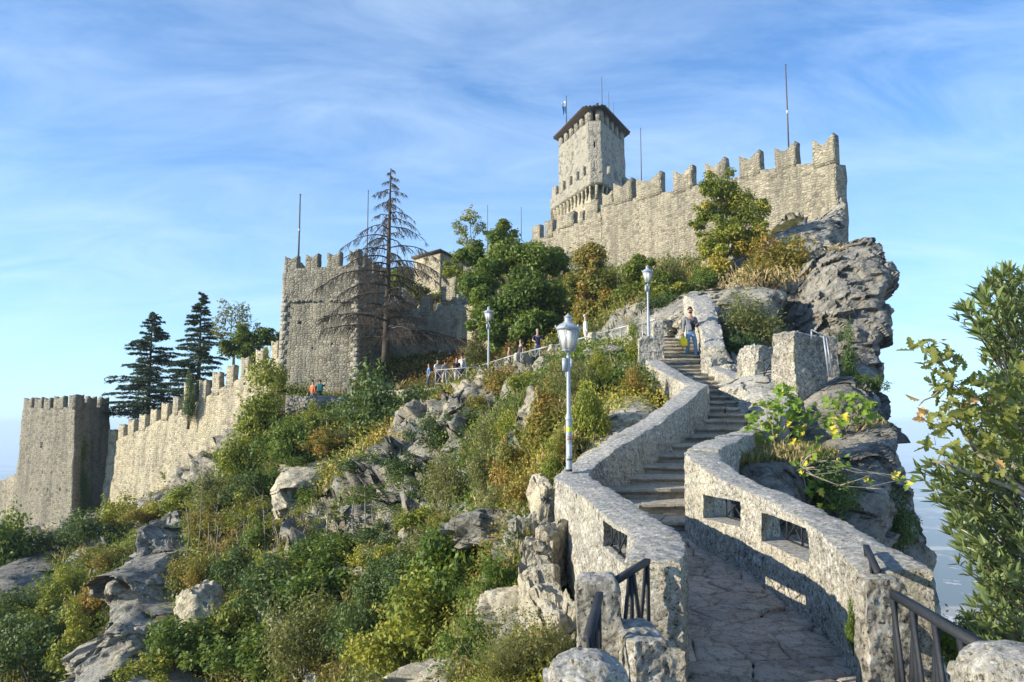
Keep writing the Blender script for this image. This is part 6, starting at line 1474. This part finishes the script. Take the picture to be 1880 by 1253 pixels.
truss('iron_railing', 'grey iron railing seen end-on between the rounded boulder and left stone post', P(1101, 1092, 4.75), P(1080, 1172, 3.55), .52, 3, group='iron railings beside the path')
truss('iron_railing', 'long grey iron railing running down to the bottom right corner', P(1641, 1092, 5.05), P(1822, 1198, 3.75), .62, 4, t=.052, group='iron railings beside the path')
truss('iron_railing', 'grey iron railing end behind the top of the right stone post', P(1590, 1004, 6.25), P(1612, 1052, 5.5), .48, 2, group='iron railings beside the path')
grille(P(1403, 692, 19.6), P(1424, 684, 19.2), .42, 'small X-braced iron panel between the jagged rock and massive pillar', n=1, t=.022)
hr = empty('handrail', P(1505, 640, 17.4), 'bent iron handrail fixed to the massive pillar and narrow pillar', 'handrail'); hc = P(1505, 640, 17.4)
for q0, q1 in (((1490, 622), (1490, 606)), ((1490, 606), (1517, 620)), ((1517, 620), (1528, 694)), ((1512, 617), (1522, 692))):
    MB().bar(P(*q0, 17.5) - hc, P(*q1, 17.6 if q1[0] > 1500 else 17.5) - hc, .03).build('bar', M['galv'], hr)
# path railing: stone posts with metal panels between
PG = 'stone posts of the ridge path railing'
pst = [(951, 670, 648, 40.5, 'leftmost'), (1015, 657, 632, 37.5, 'second from the left'), (1088, 636, 610, 34, 'third from the left'), (1162, 620, 594, 30.8, 'rightmost')]
for i, (px, yb, yt, D, wd_) in enumerate(pst):
    block('stone_post', f'{wd_} of the short stone posts of the ridge path railing', px - 6.5, px + 6.5, yt, yb + 14, D, .32, rz=.5, amp=.015, seed=40 + i, cat='post', group=PG, n=10)
def panel(a, b, ht, label, n):
    a, b = Vector(a), Vector(b); c = (a + b) / 2; o = empty('railing_panel', c, label, 'railing', 'metal railing panels on the ridge path'); a -= c; b -= c; dn = Vector((0, 0, -ht))
    MB().bar(a, b, .05).build('top_rail', M['galv'], o); MB().bar(a + dn, b + dn, .035).build('bottom_rail', M['galv'], o)
    for k in range(n + 1):
        p = a.lerp(b, k / n); MB().bar(p, p + dn * 1.15, .035).build('upright', M['galv'], o)
        if k < n:
            q = a.lerp(b, (k + 1) / n); MB().bar(p, q + dn, .018).build('diagonal_bar', M['galv'], o); MB().bar(p + dn, q, .018).build('diagonal_bar', M['galv'], o)
rl = [(P(956, 649, 40.3), P(1009, 636, 37.7), 'below the walker in dark blue', 3), (P(1021, 634, 37.3), P(1081, 618, 34.2), 'just behind the nearest lantern', 3), (P(1096, 613, 33.8), P(1155, 598, 31), 'right of the nearest lantern', 4), (P(1169, 597, 30.6), P(1203, 587, 28.5), 'behind the middle lamp pole', 3),
      (P(880, 672, 45.5), P(945, 652, 40.8), 'left of the leftmost stone post', 4), (P(800, 680, 47.3), P(876, 674, 45.6), 'in front of the group of walkers', 4)]
for a_, b_, lb, n_ in rl: panel(a_, b_, .82, 'metal railing panel on the ridge path, ' + lb, n_)

# ------------------------------------------------------------------ flagpoles and aerials
def pole(name, label, px, y0, y1, D, r=.05, cat='flagpole', band=False, group=None):
    a, b = P(px, y1, D), P(px, y0, D); b = Vector((a.x, a.y, b.z)); h = (b - a).length; o = empty(name, a, label, cat, group)
    MB().tube([(0, 0, 0), (0, 0, h * .5), (0, 0, h)], [r, r * .85, r * .6], 7).build('shaft', M['pole'], o)
    MB().lathe([(0, h), (r * 1.3, h + r), (0, h + 2.2 * r)], sides=8).build('finial', M['pole'], o)
    if band: MB().lathe([(0, h * .5), (r * 1.1, h * .5), (r * 1.1, h * .54), (0, h * .54)], sides=8).build('band', M['glass'], o)
    return o
FG = 'flagpoles and aerials of the castle'
pole('flagpole', 'bare flagpole rising from the left side of the square tower', 547.5, 360, 492, 58, .075, band=True, group=FG)
pole('flagpole', 'bare flagpole behind the right corner of the square tower', 673.5, 352, 492, 60, .05, group=FG)
pole('flagpole', 'tall flagpole behind the last merlons of the upper wall', 1449, 121, 300, 47.5, .055, band=True, group=FG)
pole('flagpole', 'thin pole behind the upper wall right of the keep', 1178, 237, 352, 63, .045, group=FG)
fpo = pole('flagpole', 'flagpole on the keep roof carrying the small flag', 1040, 178, 235, 93, .07, group=FG)
pole('antenna', 'highest thin lightning rod on the keep roof', 1105.5, 143, 205, 93, .05, 'antenna', group=FG)
pole('antenna', 'second thin rod, right of the highest one on the keep roof', 1118, 170, 212, 94, .035, 'antenna', group=FG)
pole('antenna', 'shortest thin rod at the right of the keep roof', 1127, 188, 218, 94, .03, 'antenna', group=FG)
pole('antenna', 'tiny rod just right of the flag on the keep roof', 1047, 218, 235, 92, .03, 'antenna', group=FG)
pole('antenna', 'thin aerial above the feathery young tree', 895, 378, 470, 80, .04, 'antenna', group=FG)
pole('antenna', 'thin aerial between the pointed treetop and stepped wall', 957, 382, 440, 80, .04, 'antenna', group=FG)
# flag, hanging limp
m, nt = newmat('flag_cloth'); zz_ = nd(nt, 'ShaderNodeSeparateXYZ', {0: nd(nt, 'ShaderNodeTexCoord').outputs['Object']}).outputs[2]
finish(nt, ramp(nt, mth(nt, 'ADD', zz_, .5), [(.0, (.10, .32, .62)), (.5, (.80, .82, .84))], 'CONSTANT'), .8)
fc_ = P(1040, 196, 93); gu, gv = np.meshgrid(np.linspace(0, 1, 10), np.linspace(0, 1, 16), indexing='ij')
Vf = np.stack([-gu * (.62 - .25 * (1 - gv)) , .14 * np.sin(gu * 9 + gv * 3) * gu, (gv - .5) * 1.55 - gu * .30], -1).reshape(-1, 3); gi = np.arange(160).reshape(10, 16)
Fq = np.stack([gi[:-1, :-1], gi[1:, :-1], gi[1:, 1:], gi[:-1, 1:]], -1).reshape(-1, 4)
V2 = Vf + [0, .02, 0]; fl = MB().add(Vf, Fq).add(V2, Fq[:, ::-1]).build('flag', m, None, smooth=True); fl.location = fc_; tag(fl, 'small white and light-blue flag hanging limp above the keep roof', 'flag')
# curved black siren horn on the roof
sr = empty('siren_horn', P(1094, 204, 91), 'small black curved vane standing on the keep roof', 'klaxon')
MB().tube([(0, 0, -.6), (0, 0, .25), (.03, 0, .55), (.16, 0, .85), (.34, 0, 1.0)], [.10, .12, .13, .11, .03], 8).build('horn_tube', M['dark'], sr)

# ------------------------------------------------------------------ people
def skin(name, verts, edges, rad, mat, parent, sub=1):
    bm = bmesh.new(); lay = bm.verts.layers.skin.verify(); vs = [bm.verts.new(v) for v in verts]
    for a_, b_ in edges: bm.edges.new((vs[a_], vs[b_]))
    for v, r in zip(vs, rad):
        r = (r, r) if not isinstance(r, tuple) else r; v[lay].radius = r
    vs[0][lay].use_root = True
    me = bpy.data.meshes.new(name); bm.to_mesh(me); bm.free()
    o = bpy.data.objects.new('tmp', me); COL.objects.link(o); s = o.modifiers.new('s', 'SKIN'); s.use_smooth_shade = True; s.branch_smoothing = .4
    ss = o.modifiers.new('u', 'SUBSURF'); ss.levels = sub; ss.render_levels = sub
    dg = bpy.context.evaluated_depsgraph_get(); out = bpy.data.meshes.new_from_object(o.evaluated_get(dg)); bpy.data.objects.remove(o)
    out.materials.clear(); out.polygons.foreach_set('use_smooth', np.ones(len(out.polygons), bool)); return link(name, out, parent, M[mat])
_pc = {}
def colm(c):
    k = tuple(c)
    if k not in _pc: M['c' + str(k)] = plain('cloth', k, .85, noise=.25, nscale=12); _pc[k] = 'c' + str(k)
    return _pc[k]
M['skin'] = plain('skin', (.48, .28, .20), .6); M['hair'] = plain('hair', (.03, .022, .018), .7, noise=.4, nscale=60); M['hairgrey'] = plain('grey_hair', (.45, .44, .42), .8)
def person(label, loc, yaw, top, legs, H=1.72, hair='hair', larm=None, rarm=None, stride=.06, group='walkers on the ridge path', jacket=None, sleeve=.5, hat=None, woman=False, detail=False, long_hair=False, shorts=False, head_tilt=0., shoe=(.03, .03, .03)):
    """stands at loc facing yaw (0 = towards -Y); arms as (elbow, hand) offsets from the shoulder"""
    o = empty('person', loc, label, 'person', group, rz=yaw); s = H / 1.75; sw = .19 if not woman else .165; hw = .095
    larm = larm or ((.06, .02, -.28), (.05, -.07, -.53)); rarm = rarm or ((-.06, .02, -.28), (-.05, -.07, -.53))
    V = [(0, 0, .95), (0, -.01, 1.12), (0, 0, 1.32), (0, .01, 1.46), (0, -.005, 1.54), (0, -.01 - head_tilt * .5, 1.63), (0, -.005 - head_tilt, 1.72)]
    E = [(0, 1), (1, 2), (2, 3), (3, 4), (4, 5), (5, 6)]; Rd = [(.14, .10), (.125, .09), (.155, .10), (.09, .07), (.048, .048), (.075, .088), (.062, .07)]
    def addc(start, pts, rr):
        p = start
        for q, r in zip(pts, rr): V.append(q); Rd.append(r); E.append((p, len(V) - 1)); p = len(V) - 1
        return p
    sh = {}
    for sg, arm in ((1, larm), (-1, rarm)):
        S = Vector((sg * sw, 0, 1.41)); e = S + Vector(arm[0]); h = S + Vector(arm[1]); w = e.lerp(h, .88); f = h + (h - e).normalized() * .07; sh[sg] = (S, e, h, f)
        end = addc(2, [tuple(S), tuple(S.lerp(e, .5)), tuple(e), tuple(e.lerp(h, .5)), tuple(w), tuple(h + (h - e).normalized() * .03)], [.052, .045, .038, .036, .025, (.036, .02)])
        if detail:
            dd = (h - e).normalized(); sd = dd.cross(Vector((0, 1, .2))).normalized()
            for k in range(4):
                kk = k - 1.5; b0_ = h + dd * .07 + sd * kk * .018; addc(end, [tuple(b0_), tuple(b0_ + dd * (.035 - abs(kk) * .006) + Vector((0, -.012, 0))), tuple(b0_ + dd * .055 + Vector((0, -.03, 0)))], [.010, .009, .008])
            addc(end, [tuple(h + dd * .03 - sd * .035), tuple(h + dd * .06 - sd * .05)], [.011, .009])
    lg = {}
    for sg in (1, -1):
        hp = Vector((sg * hw, 0, .90)); st = sg * stride; kn = Vector((sg * (hw + .01), -.02 - max(st, 0) * 1.2 - .02, .50)); an = Vector((sg * (hw + .01), -st * 1.6, .09)); lg[sg] = (hp, kn, an)
        addc(0, [tuple(hp), tuple(hp.lerp(kn, .5)), tuple(kn), tuple(kn.lerp(an, .4)), tuple(an), (an.x, an.y - .02, .035), (an.x, an.y - .13, .03)], [.085, .078, .055, .056, .036, .042, (.04, .028)])
    sc = lambda vs: [tuple(Vector(v) * s) for v in vs]; rs = lambda rr: [tuple(x * s for x in r) if isinstance(r, tuple) else r * s for r in rr]
    body = skin('body', sc(V), E, rs(Rd), 'skin', o)
    # trousers
    tv = [(0, 0, 1.06), (0, 0, .92)]; te = [(0, 1)]; tr_ = [(.148, .11), (.155, .118)]
    for sg in (1, -1):
        hp, kn, an = lg[sg]; pts = [hp + Vector((0, 0, -.04)), hp.lerp(kn, .5), kn] + ([] if shorts else [kn.lerp(an, .45), an + Vector((0, 0, .0))]); p = 1
        for q, r in zip(pts, [.095, .088, .067, .066, .060]): tv.append(tuple(q)); tr_.append(r); te.append((p, len(tv) - 1)); p = len(tv) - 1
    skin('trousers' if not shorts else 'shorts', sc(tv), te, rs(tr_), colm(legs), o)
    def torso(nm, col, grow, zlow, frac, z0=1.45):
        v_ = [(0, 0, zlow - .04), (0, -.01, 1.12), (0, 0, 1.30), (0, .01, z0)]; e_ = [(0, 1), (1, 2), (2, 3)]; r_ = [(.176 + grow, .145 + grow), (.155 + grow, .125 + grow), (.172 + grow, .122 + grow), (.085 + grow, .07 + grow)]
        for sg in (1, -1):
            S, e, h, f = sh[sg]; pts = [S, S.lerp(e, .5)] + ([e, e.lerp(h, .5), e.lerp(h, .86)] if frac >= 1 else [S.lerp(e, .75)]); p = 2
            for q, r in zip(pts, [.064, .056, .050, .046, .040]): v_.append(tuple(q)); r_.append(r + grow * .6); e_.append((p, len(v_) - 1)); p = len(v_) - 1
        return skin(nm, sc(v_), e_, rs(r_), colm(col), o)
    torso('shirt', top, 0., .93, sleeve if jacket is None else .5)
    if jacket is not None:
        j = torso('jacket', jacket, .022, .84, 1, 1.43)
        # open front: remove the faces over the chest middle
        bm = bmesh.new(); bm.from_mesh(j.data); dl = [f for f in bm.faces if f.calc_center_median().y < -.03 * s and abs(f.calc_center_median().x) < (.055 + .03 * (1.2 - f.calc_center_median().z / s)) * s and f.calc_center_median().z > .8 * s]
        bmesh.ops.delete(bm, geom=dl, context='FACES'); bm.to_mesh(j.data); bm.free()
    for sg in (1, -1):
        an = lg[sg][2]
        Vs, Fs_ = gbox(6, 3, 3, lambda u, v, w: np.stack([(v - .5) * .095 * (1 - .3 * (u - .5) ** 2), .07 - u * .27, w * (.085 - .035 * u)], 1) * s); Vs[:, 0] += an.x * s; Vs[:, 1] += an.y * s
        link('shoe', mk('shoe', Vs, [Fs_], smooth=True), o, M[colm(shoe)])
    # hair cap
    a = np.linspace(0, math.pi, 10); b = np.linspace(0, 2 * math.pi, 16, endpoint=False); Aa, Bb = np.meshgrid(a, b, indexing='ij')
    hv = np.stack([.082 * np.sin(Aa) * np.cos(Bb), .098 * np.sin(Aa) * np.sin(Bb) + .012, .098 * np.cos(Aa)], -1).reshape(-1, 3)
    front = hv[:, 1] < -.02; hv[front & (hv[:, 2] < .035), 1] += .06; hv[(hv[:, 2] < -.03)] *= [.8, .6, .6 if not long_hair else 2.3]; hv[:, 2] += 1.70; hv[:, 1] -= head_tilt * .8
    i = np.arange(160).reshape(10, 16); j_ = np.roll(i, -1, 1)
    link('hair', mk('hair', hv * s, [np.stack([i[:-1], i[1:], j_[1:], j_[:-1]], -1).reshape(-1, 4)], smooth=True), o, M[hair])
    if hat is not None:
        MB().lathe([(0, 1.72), (.15, 1.735), (.15, 1.745), (.09, 1.75), (.085, 1.82), (.05, 1.84), (0, 1.84)], sides=16).build('hat', M[colm(hat)], o, smooth=40); 
    nose = MB().add(np.array([(-.014, -.09 - head_tilt, 1.625), (.014, -.09 - head_tilt, 1.625), (0, -.118 - head_tilt, 1.63), (0, -.088 - head_tilt, 1.675)]) * s, np.array([[0, 2, 1], [0, 3, 2], [1, 2, 3], [0, 1, 3]])); nose.build('nose', M['skin'], o)
    return o, s, sh
# the man walking down the stairs
mp_ = P(1269, 661, 26.6)
man, s, sh = person('bearded man in grey blazer and blue jeans walking down the stairs', mp_, .12, (.012, .012, .014), (.13, .25, .42), H=1.76, jacket=(.17, .185, .21), stride=.10, detail=True, head_tilt=.02,
    larm=((.04, .04, -.28), (-.04, -.20, -.26)), rarm=((-.04, .03, -.28), (-.07, -.03, -.54)), group=None, shoe=(.03, .04, .07), sleeve=.5)
MB().box((0, -.098, 1.655), (.13, .02, .035)).build('sunglasses', M['dark'], man)
bd = MB(); bd.lathe([(0, 1.555), (.045, 1.56), (.066, 1.59), (.07, 1.62), (.06, 1.625), (0, 1.625)], (0, -.034, 0), 12); bd.build('beard', M['hair'], man, smooth=True)
by = plain('yellow_plastic', (.85, .70, .02), .5); S_, e_, h_, f_ = sh[-1]
bgp = Matrix.Rotation(.12, 4, 'Z') @ (f_ * s) + mp_
bag = empty('shopping_bag', bgp, 'bright yellow plastic bag in the hand of the man on the stairs', 'bag')
Vb, Fb = gbox(5, 4, 7, lambda u, v, w: np.stack([(u - .5) * .20 * (.35 + .9 * np.sin((1 - w) * 1.9 + .25)), (v - .5) * .13 * (.3 + np.sin((1 - w) * 2.2 + .3)), -.36 + w * .33], 1))
link('bag_body', mk('bag_body', rough(Vb, .02, 9), [Fb], smooth=True), bag, by)
MB().tube([(-.03, 0, -.05), (-.02, 0, .01), (.02, 0, .01), (.03, 0, -.05)], .008, 5).build('handle', by, bag)
ph = sh[1][3] * s; phl = Matrix.Rotation(.12, 4, 'Z') @ ph + mp_; tag(MB().box((0, 0, .01), (.07, .012, .13)).build('phone', M['dark'], None), 'small dark phone held up by the man on the stairs', 'phone'); bpy.data.objects['phone'].location = phl
# couple on the terrace
tz = P(582, 726, 47).z - .75
def PT(px, D, z): p = P(px, 720, D); return Vector((p.x, D, z))
person('woman in an orange top by the square tower, seen from behind', PT(574, 47.9, tz), 2.6, (.68, .18, .07), (.10, .12, .16), H=1.66, woman=True, sleeve=1, group=None, larm=((.08, 0, -.26), (.0, -.12, -.40)))
p2, s2, _ = person('person in dark clothes with a teal backpack beside the woman in orange', PT(587, 47.9, tz), 3.3, (.02, .06, .06), (.04, .05, .07), H=1.68, sleeve=.5, group=None, rarm=((-.14, -.12, .02), (-.08, -.22, .22)))
bk = tag(link('backpack', mk('backpack', *(lambda r: (r[0], [r[1]]))(gbox(5, 4, 6, lambda u, v, w: np.stack([(u - .5) * .32 * (1 - .25 * (2 * w - 1) ** 4), (v - .5) * .18 * (1 - .3 * (2 * w - 1) ** 2), (w - .5) * .46], 1))), smooth=True), None, M[colm((.02, .14, .15))]), 'teal backpack worn by the person beside the woman in orange', 'backpack'); bk.location = PT(587.5, 47.68, tz + 1.22)
# walkers on the ridge path
WG = 'walkers on the ridge path'
def walker(px, pyf, D, yaw, label, top, legs, **k): return person(label, P(px, pyf, D), yaw, top, legs, **k)
walker(803, 712, 48.5, .8, 'walker in a white T-shirt and dark cap at the left of the group', (.74, .74, .78), (.06, .07, .10), hat=(.03, .03, .03), sleeve=.5)
walker(817, 712, 48.9, 3.6, 'dark-haired woman in grey behind the white T-shirt walker', (.30, .28, .26), (.45, .42, .38), woman=True, long_hair=True, sleeve=1)
walker(787, 716, 49.3, -1.2, 'walker in bright blue half hidden by the evergreen shrub', (.03, .20, .55), (.06, .07, .10), H=1.62)
walker(838, 709, 47.9, .4, 'walker in a dark vest and pale shorts in the group', (.03, .03, .035), (.48, .45, .40), shorts=True)
walker(848, 706, 48.2, -.6, 'tallest walker of the group in a white shirt and wide dark hat', (.72, .72, .72), (.03, .03, .04), H=1.86, hat=(.10, .06, .05), sleeve=1)
walker(935, 690, 44.2, 1.4, 'bare-shouldered walker behind the ochre shrub, left of the stone posts', (.55, .33, .22), (.05, .08, .16), H=1.66, shorts=True)
walker(956, 682, 42.4, -1.0, 'woman with dark hair behind the leftmost stone post', (.05, .05, .06), (.60, .58, .66), woman=True, long_hair=True)
walker(987, 668, 41.2, .3, 'man in a dark blue T-shirt leaning on the path railing', (.035, .045, .09), (.10, .12, .18), H=1.78, hair='hairgrey', larm=((.10, -.06, -.24), (.02, -.24, -.30)), rarm=((-.10, -.06, -.24), (-.02, -.24, -.30)))
walker(1075, 645, 36.6, 1.6, 'white-haired person in white behind the railing beside the nearest lantern', (.74, .73, .70), (.5, .48, .44), H=1.68, hair='hairgrey', sleeve=1)
